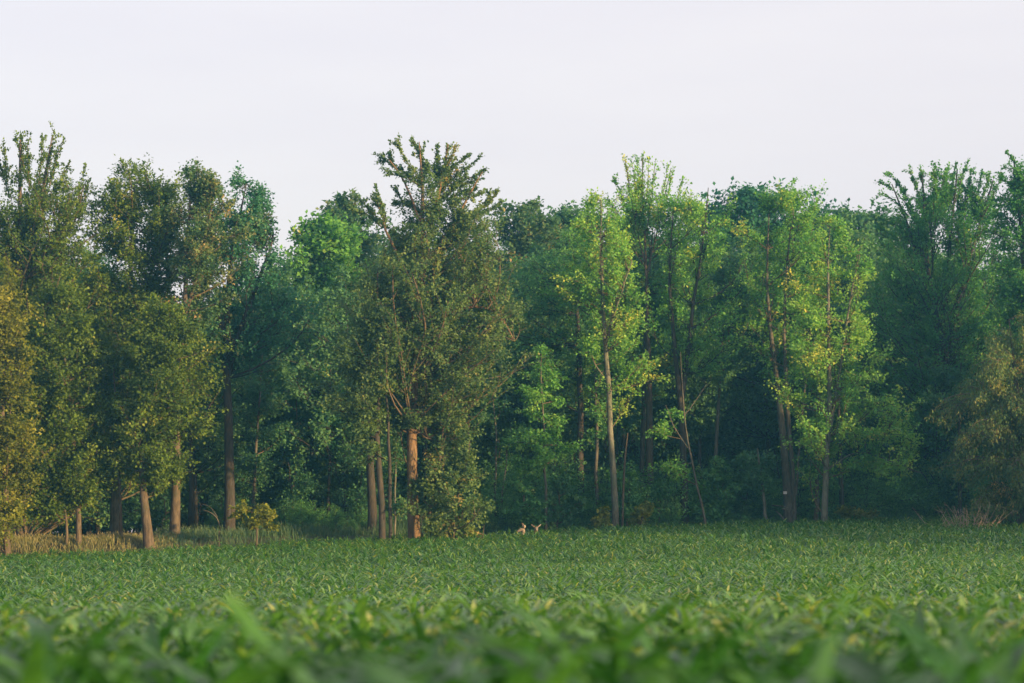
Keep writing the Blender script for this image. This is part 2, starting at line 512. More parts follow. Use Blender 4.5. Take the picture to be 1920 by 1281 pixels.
# ------------------------------------------------------------------ the front row, from left to right
tree('broadleaf_tree', 'tall olive tree with forked thin tufted top, over the left end of the wood', 'tree', 100,
     [[(40, 1008, 22), (38, 760, 19), (36, 545, 16), (40, 400, 9), (38, 262, 3)],
      [(37, 560, 11), (54, 490, 10), (74, 390, 6), (98, 255, 2)],
      [(54, 500, 8), (90, 468, 6), (140, 430, 3), (158, 345, 2)]],
     [(345, 10, 150), (370, -25, 165), (430, -40, 174), (520, -40, 182), (640, -30, 190), (760, -20, 195), (880, -10, 200), (950, 10, 180)],
     'olive', 'brown', up=1.1, tau=2.1, sprays=[[(35, 248), (37, 272), (42, 320)], [(22, 258), (34, 285), (42, 330)], [(101, 247), (97, 275), (88, 320), (80, 370)], [(122, 262), (108, 300), (95, 350)],
      [(4, 262), (6, 290), (12, 340)], [(58, 272), (58, 310), (62, 360)], [(131, 302), (118, 330), (100, 370)], [(160, 308), (152, 350), (140, 410)], [(167, 335), (158, 370), (145, 420)], [(84, 258), (84, 300), (78, 350)], [(-12, 275), (0, 320), (15, 370)]], spr=.12, spn=150)
tree('broadleaf_tree', 'sunlit golden-olive tree cut by the photo edge, leafy down to the dry grass', 'tree', 94,
     [[(14, 1012, 14), (8, 850, 11), (0, 640, 7), (-10, 490, 3)]],
     [(475, -30, 8), (560, -50, 38), (660, -60, 50), (800, -60, 58), (930, -60, 56), (1000, -50, 30)], 'gold', 'brown', up=0.6, tau=2.6)
tree('broadleaf_tree', 'low dense olive tree on a thin reddish trunk, below the tall tufted tree', 'tree', 97,
     [[(148, 1012, 10), (146, 930, 9), (132, 780, 7), (118, 640, 4), (110, 560, 2)], [(125, 1012, 5), (122, 930, 4), (95, 800, 2)]],
     [(545, 80, 150), (630, 60, 185), (740, 48, 205), (850, 42, 205), (915, 50, 180), (960, 70, 140)], 'olive', 'brown', up=0.5, tau=2.8)
tree('broadleaf_tree', 'broad rounded olive-green tree with thick grey trunk behind the thin sunlit stem', 'tree', 101,
     [[(216, 1010, 19), (217, 880, 17), (228, 700, 14), (245, 520, 10), (252, 345, 3)], [(228, 680, 9), (270, 560, 7), (305, 430, 4), (312, 350, 2)]],
     [(322, 196, 206), (332, 232, 322), (365, 178, 336), (450, 168, 342), (560, 168, 345), (660, 180, 345), (760, 200, 335), (850, 215, 325), (885, 225, 300)],
     'olive', 'grey', up=0.8, tone0=0.42, tau=2.3)
tree('broadleaf_tree', 'olive tree on a leaning trunk at the corn edge, low pale-flecked crown', 'tree', 96.6,
     [[(281, 1024, 19), (272, 960, 16), (263, 890, 13), (268, 780, 9), (292, 660, 6), (305, 580, 2)]],
     [(570, 285, 345), (640, 255, 372), (720, 228, 376), (800, 215, 366), (860, 222, 355), (895, 245, 335), (915, 290, 315)],
     'olive', 'brown', up=0.5, tone0=0.36, tau=2.8)
tree('oak_tree', 'tree with brown-tinged top on a thick trunk half lit, right of the leaning trunk', 'tree', 99,
     [[(327, 1022, 18), (328, 900, 16), (333, 760, 13), (340, 620, 11), (352, 470, 8), (358, 345, 3)], [(341, 610, 8), (375, 500, 6), (398, 380, 3)]],
     [(328, 345, 372), (342, 330, 405), (385, 325, 436), (450, 322, 440), (540, 328, 425), (620, 330, 400), (680, 340, 390)],
     'oak', 'brown', up=0.7, tau=2.2, tone0=0.55)
tree('oak_tree', 'dark blue-green forked oak with a straight bare trunk and wide upper limbs', 'tree', 101,
     [[(430, 1014, 20), (428, 860, 18), (429, 700, 16), (418, 610, 12), (424, 520, 9), (442, 430, 6), (462, 345, 2)],
      [(429, 700, 11), (452, 610, 10), (486, 530, 7), (512, 440, 4)],
      [(430, 650, 8), (480, 600, 6), (540, 570, 3)], [(420, 620, 8), (390, 560, 6), (372, 500, 3)]],
     [(338, 452, 476), (375, 422, 498), (420, 402, 522), (490, 385, 530), (560, 370, 565), (620, 375, 560), (680, 395, 500)],
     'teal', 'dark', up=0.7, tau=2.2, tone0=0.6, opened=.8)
tree('broadleaf_tree', 'bright green tree in the dip of the skyline, behind the dark forked oak', 'tree', 118,
     [[(600, 990, 14), (602, 700, 11), (605, 420, 3)]],
     [(408, 590, 612), (435, 562, 655), (490, 552, 680), (560, 545, 685), (640, 545, 670)], 'lime', 'dark', tau=3.4, M=7, K=18, spread=0.2, leaf=0.22, tone0=0.38, up=0.7)
tree('broadleaf_tree', 'hazy grey-green round-topped tree behind the left flank of the tallest tree', 'tree', 124,
     [[(655, 990, 14), (655, 700, 11), (655, 400, 3)]],
     [(376, 640, 672), (400, 618, 700), (460, 602, 712), (560, 600, 712), (640, 610, 700)], 'oak', 'dark', tau=3.4, M=7, K=18, spread=0.2, leaf=0.22, tone0=0.4, up=0.6)
tree('understory_tree', 'soft pale green tree glowing in the shade between forked oak and tallest tree', 'tree', 113,
     [[(588, 995, 9), (585, 800, 7), (580, 590, 2)]],
     [(560, 540, 640), (640, 500, 652), (740, 485, 655), (830, 490, 640), (880, 520, 620)], 'bright', 'dark', leaf=0.21, tone0=0.45, up=0.3, tau=2.0)
tree('maple_tree', 'slim maple with paired straight trunks just left of the tallest tree', 'tree', 97.4,
     [[(718, 1005, 13), (713, 900, 12), (708, 800, 11), (704, 680, 8), (708, 510, 3)],
      [(732, 1004, 7), (731, 900, 7), (728, 800, 5), (722, 700, 3)]],
     [(495, 690, 745), (560, 660, 760), (640, 642, 755), (720, 628, 745), (790, 632, 738), (840, 655, 725), (866, 668, 700)],
     'maple', 'dark', up=0.5, tau=1.8, tone0=0.45)
tree('bare_trunk_tree', 'thick shaded trunk standing behind the paired trunks of the slim maple', 'tree', 103,
     [[(698, 1005, 17), (696, 860, 15), (690, 700, 11), (690, 600, 5)]],
     [(600, 655, 725), (680, 640, 730), (760, 650, 720)], 'maple', 'dark', up=0.5, tau=1.2, tone0=0.35)
tree('maple_tree', 'tallest tree, grey-olive maple with orange sunlit trunk and ragged upswept spire', 'tree', 98.3,
     [[(779, 1008, 22), (775, 930, 21), (770, 845, 20), (775, 720, 17), (786, 580, 14), (795, 450, 10), (800, 340, 6), (786, 266, 2)],
      [(790, 530, 10), (812, 410, 8), (832, 320, 4), (840, 270, 2)],
      [(792, 500, 7), (850, 420, 5), (890, 350, 3), (905, 322, 1.5)],
      [(788, 560, 8), (745, 480, 6), (712, 400, 3), (706, 362, 1.5)],
      [(779, 660, 8), (850, 575, 6), (930, 570, 4), (965, 640, 2)],
      [(795, 440, 5), (760, 340, 4), (730, 300, 2)],
      [(772, 815, 6), (792, 808, 5), (815, 830, 2)]],
     [(318, 790, 838), (365, 774, 870), (406, 760, 882), (434, 715, 925), (480, 684, 945), (560, 680, 955),
      (620, 680, 978), (680, 685, 972), (715, 690, 915), (780, 700, 880), (830, 745, 872)],
     'maple', 'sun_tinted', up=1.0, tau=2.1, sec=0.9, spread=0.115, tone0=0.45, M=8, K=36, shell=0.36, flat=.35, spr=.072, spn=250,
     clear=[(748, 806, 792, 905), (760, 964, 800, 1012)],
     sprays=[[(712, 290), (730, 302), (748, 313), (770, 326), (792, 350)], [(728, 284), (735, 304), (742, 312)], [(722, 331), (745, 327), (765, 335), (790, 352)],
      [(746, 271), (755, 290), (765, 306), (782, 330), (793, 355)], [(771, 262), (780, 276), (790, 292), (798, 325)], [(782, 280), (792, 300), (800, 330)],
      [(837, 267), (838, 286), (830, 310), (814, 345)], [(853, 276), (846, 300), (832, 330)], [(818, 274), (820, 300), (815, 335)],
      [(876, 296), (860, 308), (840, 322), (820, 350)], [(893, 300), (880, 312), (860, 326), (835, 345), (818, 370)], [(908, 318), (890, 330), (865, 336), (840, 352)],
      [(906, 333), (880, 339), (850, 352), (825, 375)], [(892, 352), (868, 358), (838, 375)], [(741, 354), (750, 372), (770, 386), (792, 400)], [(738, 380), (760, 381), (790, 398)],
      [(705, 349), (710, 372), (718, 393), (724, 420)], [(697, 368), (706, 380), (714, 396)], [(674, 372), (690, 390), (706, 407), (728, 428)], [(660, 395), (690, 402), (715, 425)],
      [(935, 354), (925, 372), (910, 386), (890, 397), (862, 408)], [(941, 378), (925, 389), (903, 398), (880, 412)], [(907, 364), (890, 371), (868, 375), (845, 390)],
      [(912, 355), (918, 372), (908, 388)], [(900, 405), (880, 415), (858, 425)]])
tree('bush', 'leafy bush spilling right from the foot of the tallest tree', 'bush', 97.6,
     [[(792, 1006, 7), (803, 960, 6), (822, 880, 4), (832, 800, 2)], [(850, 1004, 4), (855, 940, 3), (870, 900, 2)]],
     [(770, 812, 858), (850, 800, 874), (908, 788, 896), (934, 758, 902), (962, 776, 906), (998, 812, 900)], 'maple', 'brown', up=0.4, tau=2.4, tone0=0.48, droop=0.1, clear_y=0.6, clear=[(750, 800, 792, 900), (762, 966, 796, 1012)])
tree('broadleaf_tree', 'distant dark tree with brownish lower boughs, right behind the tallest tree', 'tree', 127,
     [[(985, 990, 16), (985, 700, 12), (985, 410, 3)]],
     [(390, 955, 1020), (408, 935, 1050), (470, 925, 1060), (560, 925, 1060), (660, 945, 1050)], 'oak', 'dark', tau=3.4, M=7, K=18, spread=0.2, leaf=0.22, tone0=0.45, up=0.5)
tree('broadleaf_tree', 'far grey-green tree just peeping over the light green crowns', 'tree', 131,
     [[(1075, 990, 16), (1075, 700, 12), (1078, 410, 3)]],
     [(396, 1040, 1105), (415, 1010, 1140), (480, 1005, 1155), (600, 1010, 1150)], 'mid', 'dark', tau=3.4, M=7, K=18, spread=0.2, leaf=0.23, tone0=0.4, up=0.5)
tree('broadleaf_tree', 'light green tree with a dark straight trunk, left of the pale-barked trunk', 'tree', 111,
     [[(1091, 990, 13), (1088, 800, 12), (1085, 620, 9), (1075, 470, 3)]],
     [(450, 1020, 1085), (510, 995, 1105), (590, 978, 1100), (670, 985, 1095), (740, 1000, 1090)], 'bright', 'dark', up=0.6, tone0=0.6, tau=1.4, opened=.8)
tree('broadleaf_tree', 'yellow-topped green tree on a pale lichen-grey trunk bowed to the left', 'tree', 108,
     [[(1155, 990, 12), (1150, 880, 11.5), (1141, 740, 10.5), (1133, 640, 9), (1129, 510, 6), (1127, 375, 2)],
      [(1134, 650, 4), (1160, 560, 3), (1185, 490, 2)], [(1138, 715, 3), (1120, 690, 2), (1108, 668, 1.2)]],
     [(362, 1112, 1140), (400, 1085, 1180), (455, 1055, 1200), (540, 1045, 1205), (620, 1070, 1210), (700, 1100, 1215), (760, 1140, 1205)],
     'lime', 'pale', up=0.8, tone0=0.6, tau=1.25, sec=0.85, flat=.4, opened=.85)
tree('broadleaf_tree', 'tall tree with sparse see-through yellow-green top standing above the right half', 'tree', 114,
     [[(1222, 985, 16), (1217, 850, 14), (1217, 700, 11), (1214, 560, 6), (1208, 430, 3), (1204, 295, 1)],
      [(1212, 520, 3), (1240, 400, 2), (1258, 315, 1)], [(1210, 500, 3), (1185, 390, 2), (1172, 300, 1)],
      [(1209, 450, 2), (1222, 370, 1.5), (1228, 310, 1)]],
     [(345, 1190, 1240), (385, 1160, 1280), (420, 1150, 1280)], 'lime', 'brown', up=1.2, tau=1.0, tone0=0.62, sec=0.6, spread=0.16, K=18, spr=.14, spn=95,
     sprays=[[(1171, 285), (1176, 310), (1186, 360), (1198, 430)], [(1183, 300), (1190, 340), (1200, 400)], [(1208, 280), (1206, 330), (1207, 420)], [(1218, 290), (1216, 340), (1210, 410)], [(1228, 305), (1222, 350), (1212, 430)],
      [(1255, 303), (1248, 345), (1236, 410)], [(1262, 318), (1252, 360), (1240, 420)], [(1280, 332), (1270, 370), (1250, 430)], [(1150, 328), (1166, 360), (1186, 420)], [(1157, 352), (1172, 385), (1190, 430)], [(1196, 292), (1200, 340), (1204, 400)],
      [(1286, 355), (1272, 395), (1255, 440)], [(1138, 362), (1150, 390), (1170, 440)]])
tree('broadleaf_tree', 'full green tree filling the wall below the sparse yellow-green top', 'tree', 115.5,
     [[(1204, 985, 10), (1206, 800, 9), (1210, 600, 7), (1225, 420, 2)]],
     [(395, 1165, 1270), (450, 1150, 1280), (540, 1150, 1275), (640, 1160, 1270), (740, 1180, 1260)], 'bright', 'grey', up=0.7, tone0=0.65, tau=1.3, leaf=.15, opened=.9)
tree('broadleaf_tree', 'green tree whose dark trunk forks into two tall bare stems', 'tree', 111,
     [[(1285, 982, 15), (1283, 860, 14), (1279, 760, 12), (1270, 690, 9), (1258, 610, 7), (1250, 510, 5), (1262, 400, 2)],
      [(1279, 750, 9), (1291, 650, 8), (1300, 560, 6), (1318, 450, 4), (1328, 352, 1.4)]],
     [(352, 1318, 1334), (385, 1240, 1352), (440, 1232, 1380), (530, 1228, 1388), (610, 1235, 1375), (680, 1270, 1360)],
     'lime', 'dark', up=0.9, tone0=0.45, tau=1.15, flat=.3, opened=.9)
tree('slender_tree', 'thin pale curved stem sweeping up across the dark forked trunk', 'tree', 108.5,
     [[(1329, 980, 5), (1315, 935, 4.5), (1297, 880, 4), (1286, 810, 3), (1279, 740, 2.2), (1276, 660, 1)],
      [(1289, 840, 2.5), (1262, 800, 2), (1248, 760, 1)], [(1283, 780, 2), (1310, 745, 1.5), (1325, 720, 0.8)]],
     [(740, 1255, 1300), (800, 1225, 1290), (850, 1235, 1290), (895, 1232, 1275)], 'lime', 'grey', up=0.3, N=1800, tone0=0.4)
tree('slender_tree', 'slender grey stem with a small forked top right of the forked trunk', 'tree', 113,
     [[(1340, 985, 8), (1342, 850, 7), (1348, 720, 6), (1356, 640, 5), (1362, 540, 2)], [(1355, 650, 3), (1372, 610, 2), (1388, 570, 1)]],
     [(500, 1345, 1400), (580, 1335, 1410), (660, 1330, 1400), (740, 1330, 1375)], 'mid', 'grey', up=0.7, tau=1.2)
tree('broadleaf_tree', 'far dark tree making the highest bump of the distant canopy', 'tree', 132,
     [[(1408, 985, 18), (1408, 700, 14), (1408, 375, 4)]],
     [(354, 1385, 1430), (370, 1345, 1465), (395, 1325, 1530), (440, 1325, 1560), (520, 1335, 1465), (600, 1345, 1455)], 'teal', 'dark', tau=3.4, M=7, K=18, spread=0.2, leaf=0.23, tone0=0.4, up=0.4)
tree('broadleaf_tree', 'wide green tree on clustered trunks, with a white sign nailed to it', 'tree', 111,
     [[(1478, 980, 17), (1474, 870, 15), (1462, 740, 11), (1446, 640, 8), (1432, 520, 5), (1442, 400, 2)],
      [(1490, 980, 9), (1487, 870, 8), (1470, 720, 8), (1470, 560, 6), (1482, 430, 2)],
      [(1492, 930, 5), (1500, 820, 4), (1512, 700, 3), (1520, 600, 1.5)]],
     [(360, 1428, 1500), (385, 1405, 1525), (440, 1395, 1540), (540, 1392, 1540), (620, 1405, 1525), (700, 1415, 1510)],
     'lime', 'grey', up=0.8, tone0=0.5, tau=1.15, flat=.3, opened=.9)
tree('broadleaf_tree', 'bright yellow-green tree on a mottled trunk, low boughs reaching right over shade', 'tree', 107,
     [[(1543, 980, 12), (1548, 890, 11), (1557, 770, 9), (1554, 640, 7), (1550, 530, 5), (1556, 425, 1.6)],
      [(1550, 860, 6), (1572, 720, 5), (1590, 570, 4), (1612, 480, 1.5)],
      [(1552, 880, 4), (1610, 840, 3), (1680, 870, 2), (1730, 888, 1)]],
     [(415, 1540, 1575), (460, 1512, 1600), (530, 1500, 1635), (610, 1500, 1655), (690, 1490, 1645), (750, 1482, 1665), (810, 1490, 1690),
      (860, 1520, 1700), (880, 1560, 1740), (895, 1640, 1730)],
     'lime', 'pale', up=0.6, tone0=0.62, tau=1.1, sec=0.85, flat=.5, opened=.8)
tree('broadleaf_tree', 'far dull green tree filling the skyline dip before the dark right-hand crown', 'tree', 130,
     [[(1610, 985, 16), (1610, 700, 12), (1610, 420, 3)]],
     [(400, 1560, 1620), (414, 1540, 1665), (470, 1530, 1700), (580, 1540, 1700)], 'mid', 'dark', tau=3.4, M=7, K=18, spread=0.2, leaf=0.23, tone0=0.45, up=0.5)
tree('broadleaf_tree', 'large dark green tree with a fan-shaped upswept crown near the right end', 'tree', 114,
     [[(1772, 985, 21), (1768, 820, 19), (1762, 690, 15), (1742, 540, 9), (1705, 420, 5), (1672, 345, 2)],
      [(1763, 700, 10), (1772, 540, 8), (1785, 420, 5), (1795, 318, 2)],
      [(1766, 740, 10), (1792, 580, 8), (1830, 440, 5), (1862, 338, 2)],
      [(1750, 590, 6), (1738, 470, 5), (1728, 330, 2)]],
     [(340, 1760, 1845), (385, 1715, 1845), (430, 1665, 1850), (520, 1640, 1870), (620, 1645, 1870), (720, 1665, 1870),
      (800, 1690, 1860), (870, 1710, 1850)],
     'dark', 'dark', up=1.3, tone0=0.55, tau=1.9, sec=0.9, spread=0.12, opened=.7, spr=.10, spn=190,
     sprays=[[(1668, 321), (1690, 345), (1708, 380), (1722, 420)], [(1648, 344), (1672, 356), (1697, 384), (1718, 420)], [(1645, 366), (1672, 376), (1700, 408)],
      [(1714, 318), (1725, 345), (1735, 395)], [(1730, 318), (1733, 350), (1740, 400)], [(1747, 320), (1749, 360), (1752, 400)], [(1795, 304), (1788, 340), (1780, 395)], [(1812, 308), (1800, 340), (1790, 380)],
      [(1772, 318), (1772, 350), (1768, 395)], [(1828, 312), (1824, 350), (1812, 400)], [(1843, 317), (1838, 350), (1825, 400)], [(1860, 321), (1850, 355), (1833, 400)], [(1873, 330), (1860, 365), (1838, 410)],
      [(1866, 352), (1852, 380), (1836, 420)], [(1650, 408), (1680, 420), (1706, 450)], [(1640, 425), (1672, 440), (1702, 470)], [(1876, 395), (1858, 410), (1838, 440)]])
tree('broadleaf_tree', 'dark tree cut by the right photo edge, with an arching top twig', 'tree', 109,
     [[(1928, 980, 22), (1925, 760, 18), (1922, 560, 13), (1915, 400, 7), (1900, 292, 2)], [(1922, 560, 8), (1960, 440, 5), (1990, 380, 2)]],
     [(318, 1915, 1950), (350, 1895, 1970), (400, 1878, 1990), (480, 1868, 2000), (560, 1870, 2000), (660, 1880, 2000)],
     'dark', 'dark', up=0.7, tone0=0.5, tau=2.4, spr=.10, spn=170,
     sprays=[[(1886, 287), (1898, 297), (1908, 313), (1914, 345)], [(1874, 321), (1890, 318), (1905, 326), (1914, 350)], [(1879, 336), (1898, 345), (1914, 372)], [(1862, 384), (1885, 386), (1908, 405)],
      [(1868, 372), (1888, 370), (1910, 392)], [(1921, 303), (1920, 330), (1918, 360)], [(1865, 405), (1884, 402), (1905, 420)]])
tree('willow_tree', 'drooping willow-like tree touched with orange light beside the pale dead brush', 'tree', 103,
     [[(1912, 978, 15), (1918, 850, 12), (1914, 760, 10), (1900, 680, 6), (1892, 600, 2)], [(1917, 850, 8), (1885, 780, 6), (1850, 740, 3)],
      [(1914, 760, 7), (1950, 680, 5), (1970, 620, 2)]],
     [(590, 1895, 1970), (650, 1850, 1990), (700, 1828, 1990), (770, 1798, 1990), (840, 1792, 1990), (900, 1822, 1990), (965, 1840, 1990)],
     'willow', 'brown', up=0.2, droop=0.75, tone0=0.5, tau=2.4, sec=0.8, K=26)

# thin trees and stems in the shade of the wood
def slender(label, D, stem, rows, pal='mid', bark='grey', N=2500, name='slender_tree', up=0.4, **kw):
    return tree(name, label, 'tree', D, [stem], rows, pal, bark, N=N, up=up, **kw)
slender('thin sunlit stem rising straight from dry grass before a thick grey trunk', 97.5,
        [(227, 1022, 6), (226, 940, 5.5), (223, 850, 5), (215, 740, 3), (212, 660, 1.5)], [(650, 195, 235), (720, 190, 250), (800, 200, 245)], 'olive', 'brown', N=2600)
slender('shaded grey trunk between the half-lit trunk and the forked oak', 106,
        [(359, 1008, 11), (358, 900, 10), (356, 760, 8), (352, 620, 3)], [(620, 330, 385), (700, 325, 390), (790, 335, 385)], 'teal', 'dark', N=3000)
slender('slanting thin trunk right of the forked oak, above the small golden sapling', 107,
        [(472, 1008, 7), (478, 880, 6), (486, 760, 4), (492, 660, 1.5)], [(660, 460, 520), (740, 450, 530), (830, 440, 530), (880, 455, 515)], 'mid', 'grey', N=5200)
slender('slim pale stem in deep shade left of a leaning dark pole', 110,
        [(548, 1002, 5), (551, 900, 5), (555, 840, 4), (556, 740, 1.5)], [(740, 530, 590), (820, 525, 595), (880, 535, 580)], 'teal', 'pale', N=2600)
slender('dark pole leaning left deep in the wood, beside the slim pale stem', 111,
        [(590, 1002, 7), (580, 930, 6), (570, 870, 4), (560, 800, 2)], [(780, 550, 590), (840, 550, 600)], 'teal', 'dark', N=1500)
slender('straight dark stem in deep shade between leaning pole and thick shaded trunk', 109,
        [(616, 1004, 7), (618, 900, 6), (620, 800, 5), (620, 680, 2)], [(680, 590, 650), (780, 585, 655), (860, 595, 645)], 'teal', 'dark', N=3600)
slender('thin leafy stem right between the slim maple and the orange trunk', 101,
        [(741, 1004, 4), (741, 920, 4), (742, 860, 3), (745, 810, 1.2)], [(825, 725, 765), (880, 725, 765), (950, 725, 762)], 'mid', 'pale', N=1600)
slender('tall shaded trunk seen against the wood just right of the tallest tree', 112,
        [(876, 995, 9), (877, 850, 8), (879, 680, 7), (882, 540, 3)], [(560, 860, 920), (660, 870, 930), (780, 870, 920)], 'bright', 'dark', N=3600)
slender('crooked pale stem rising left of the deer, one of a close pair', 108,
        [(926, 998, 5), (928, 920, 4.5), (932, 840, 4), (927, 770, 3), (922, 720, 1)], [(700, 905, 945), (780, 905, 950)], 'mid', 'pale', N=1500)
slender('pale stem leaning right from the foot of the crooked stem', 107.6,
        [(932, 998, 4), (942, 920, 3.5), (950, 860, 2.5), (958, 800, 1)], [(800, 945, 985), (850, 945, 990)], 'bright', 'pale', N=1100)
slender('young layered bright sapling with tiered boughs directly behind the two deer', 106,
        [(1024, 990, 6), (1022, 880, 5), (1019, 790, 4), (1014, 680, 1.5)],
        [(640, 1000, 1035), (700, 985, 1050), (760, 975, 1060), (830, 948, 1062), (872, 945, 1064), (890, 990, 1040)], 'lime', 'grey', N=8200, up=0.1, tone0=0.3)
slender('narrow straight grey trunk between the dark straight trunk and the pale bowed one', 110,
        [(1120, 988, 7), (1119, 860, 6.5), (1118, 740, 6), (1116, 620, 2.5)], [(620, 1095, 1150), (720, 1090, 1150), (830, 1100, 1150)], 'bright', 'grey', N=3800)
slender('thin dim stem behind the dead snag and pale bowed trunk', 115,
        [(1160, 988, 4), (1159, 900, 3.5), (1158, 820, 3), (1158, 740, 1)], [(740, 1140, 1200), (820, 1145, 1200)], 'teal', 'dark', N=1600)
slender('short leaning mottled stem left of the clustered trunks and sign', 110,
        [(1439, 982, 7), (1432, 930, 6), (1424, 880, 5), (1420, 840, 2)], [(835, 1395, 1445), (880, 1390, 1440), (915, 1400, 1440)], 'mid', 'pale', N=2400)
slender('grey trunk in shade close behind the yellow-green tree', 113,
        [(1580, 985, 10), (1577, 900, 9), (1574, 820, 7), (1572, 700, 3)], [(700, 1540, 1610), (790, 1540, 1620), (860, 1550, 1610)], 'mid', 'dark', N=3400)
slender('ivy-clad narrow trunk between the clustered trunks and the mottled trunk', 111.5,
        [(1530, 982, 9), (1532, 900, 8), (1534, 800, 6), (1535, 700, 2)], [(790, 1518, 1550), (880, 1518, 1548), (940, 1520, 1545)], 'dark', 'brown', N=2600, sec=0.35, tone0=0.65)
slender('dim narrow trunk in blue shade below the fan-shaped crown, left side', 119,
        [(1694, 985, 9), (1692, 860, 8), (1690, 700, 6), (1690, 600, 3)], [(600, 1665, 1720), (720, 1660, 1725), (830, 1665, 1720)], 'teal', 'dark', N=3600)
slender('green pole-like tree in shade below the fan-shaped crown, right side', 112,
        [(1800, 985, 8), (1798, 860, 7), (1800, 760, 5), (1802, 680, 2)], [(690, 1745, 1830), (740, 1735, 1840), (810, 1750, 1830), (900, 1765, 1830), (960, 1770, 1820)], 'mid', 'dark', N=7000)

# bushes and saplings
def bush(label, D, stem, rows, pal, N, name='bush', cat='bush', **kw):
    return tree(name, label, cat, D, [stem], rows, pal, 'brown', N=N, **dict(dict(up=0.5, sec=0.4, leaf=0.15, M=5, K=18, spread=0.10), **kw))
bush('small golden-leaved sapling on a pale stem, alone at the corn edge', 95.6, [(482, 1022, 4), (482, 990, 3.5), (481, 965, 2.5), (478, 948, 1)],
     [(945, 468, 495), (965, 448, 516), (983, 457, 508)], 'gold', 1300, name='sapling', cat='sapling', up=0.15)
bush('light green layered bush behind and left of the deer', 105, [(985, 1000, 5), (984, 960, 4), (982, 920, 2)],
     [(908, 962, 985), (945, 960, 1015), (975, 962, 1020), (995, 965, 1010)], 'bright', 2600, up=0.0)
bush('green bush right of the deer, at the foot of the tiered sapling', 106.5, [(1045, 1000, 4), (1046, 960, 3), (1048, 930, 2)],
     [(900, 1030, 1070), (940, 1020, 1085), (985, 1015, 1080)], 'mid', 2600)
bush('yellowish weed bush at the foot of the narrow straight grey trunk', 105.5, [(1129, 995, 3), (1129, 975, 2), (1130, 965, 1)],
     [(960, 1120, 1142), (985, 1116, 1140)], 'gold', 700)
bush('green bush climbing round the dead snag', 108.5, [(1176, 990, 4), (1178, 950, 3), (1180, 910, 2)],
     [(885, 1166, 1182), (930, 1160, 1194), (975, 1160, 1195)], 'bright', 2200)
bush('yellow-green bush on the corn edge right of the dead snag', 106.5, [(1200, 990, 3), (1202, 970, 2), (1204, 958, 1)],
     [(952, 1192, 1214), (968, 1184, 1216), (985, 1186, 1212)], 'gold', 900)
bush('tall soft green bush at the foot of the tall sparse-topped tree', 110, [(1236, 990, 4), (1236, 950, 3), (1235, 920, 2)],
     [(915, 1222, 1250), (945, 1215, 1262), (975, 1212, 1264)], 'bright', 2600)
bush('big mid-green bush under the slender grey stem with forked top', 111, [(1347, 988, 5), (1346, 940, 4), (1344, 890, 2)],
     [(865, 1335, 1360), (905, 1315, 1378), (950, 1300, 1388), (980, 1300, 1385)], 'bright', 5200, leaf=0.17)
bush('pale-flecked green bush between the slender grey stem and clustered trunks', 112, [(1398, 985, 5), (1400, 940, 4), (1402, 880, 2)],
     [(850, 1385, 1420), (900, 1378, 1430), (970, 1375, 1425)], 'mid', 3800, leaf=0.17)
bush('low yellow-green weed clump on the corn edge right of the mottled trunk', 108.5, [(1598, 984, 3), (1600, 970, 2), (1602, 962, 1)],
     [(956, 1578, 1592), (966, 1578, 1632), (978, 1578, 1634)], 'gold', 1300)
bush('low dark bush in shade at the foot of the willow-like tree', 105, [(1868, 982, 5), (1868, 940, 4), (1868, 900, 2)],
     [(880, 1850, 1890), (930, 1835, 1905), (970, 1835, 1910)], 'dark', 4200, leaf=0.17)
bush('low leafy clump at corn edge between the big bush and the deer', 98.8, [(905, 1002, 3), (906, 992, 2), (908, 984, 1)],
     [(984, 845, 880), (990, 838, 905), (1000, 836, 910)], 'olive', 800)

# dead snag
def bare(name, label, cat, D, stems, bark):
    b = at(stems[0][0][0], stems[0][0][1], D)
    base = np.array([b[0], D, float(ground(b[0], D))])
    root = empty(name, base); tag(root, label, cat)
    vs, qs, off = [], [], 0
    for i, st in enumerate(stems):
        pts = []
        for p in st:
            w = at(p[0], p[1], D) - base
            pts.append([w[0], p[3] if len(p) > 3 else 0, w[2], p[2] * D / F / 2])
        if i == 0: pts[0][2] = -0.1
        s = resample(pts, 8)
        v, q = tubes(s[None, :, :3], np.maximum(s[None, :, 3], .004), 7)
        vs.append(v); qs.append(q + off); off += len(v)
    me = quad_mesh('trunk', np.concatenate(vs), np.concatenate(qs), smooth=True); me.materials.append(BARK[bark])
    add(bpy.data.objects.new('trunk', me), root)
    return root
bare('dead_snag', 'bare dead snag with a broken crooked tip between two leafy trees', 'dead tree', 108,
     [[(1166, 992, 5), (1168, 930, 4.6), (1171, 860, 4), (1173, 830, 3.5), (1177, 812, 2)]], 'brown')
bare('dead_sapling', 'thin bare sapling arching over in front of the forked oak', 'dead tree', 101,
     [[(416, 1012, 3.5), (414, 990, 3), (408, 970, 2.5), (398, 960, 2), (380, 956, 1)], [(408, 970, 1.5), (395, 950, 1), (380, 945, .6)], [(411, 980, 1.5), (424, 965, 1)]], 'grey')

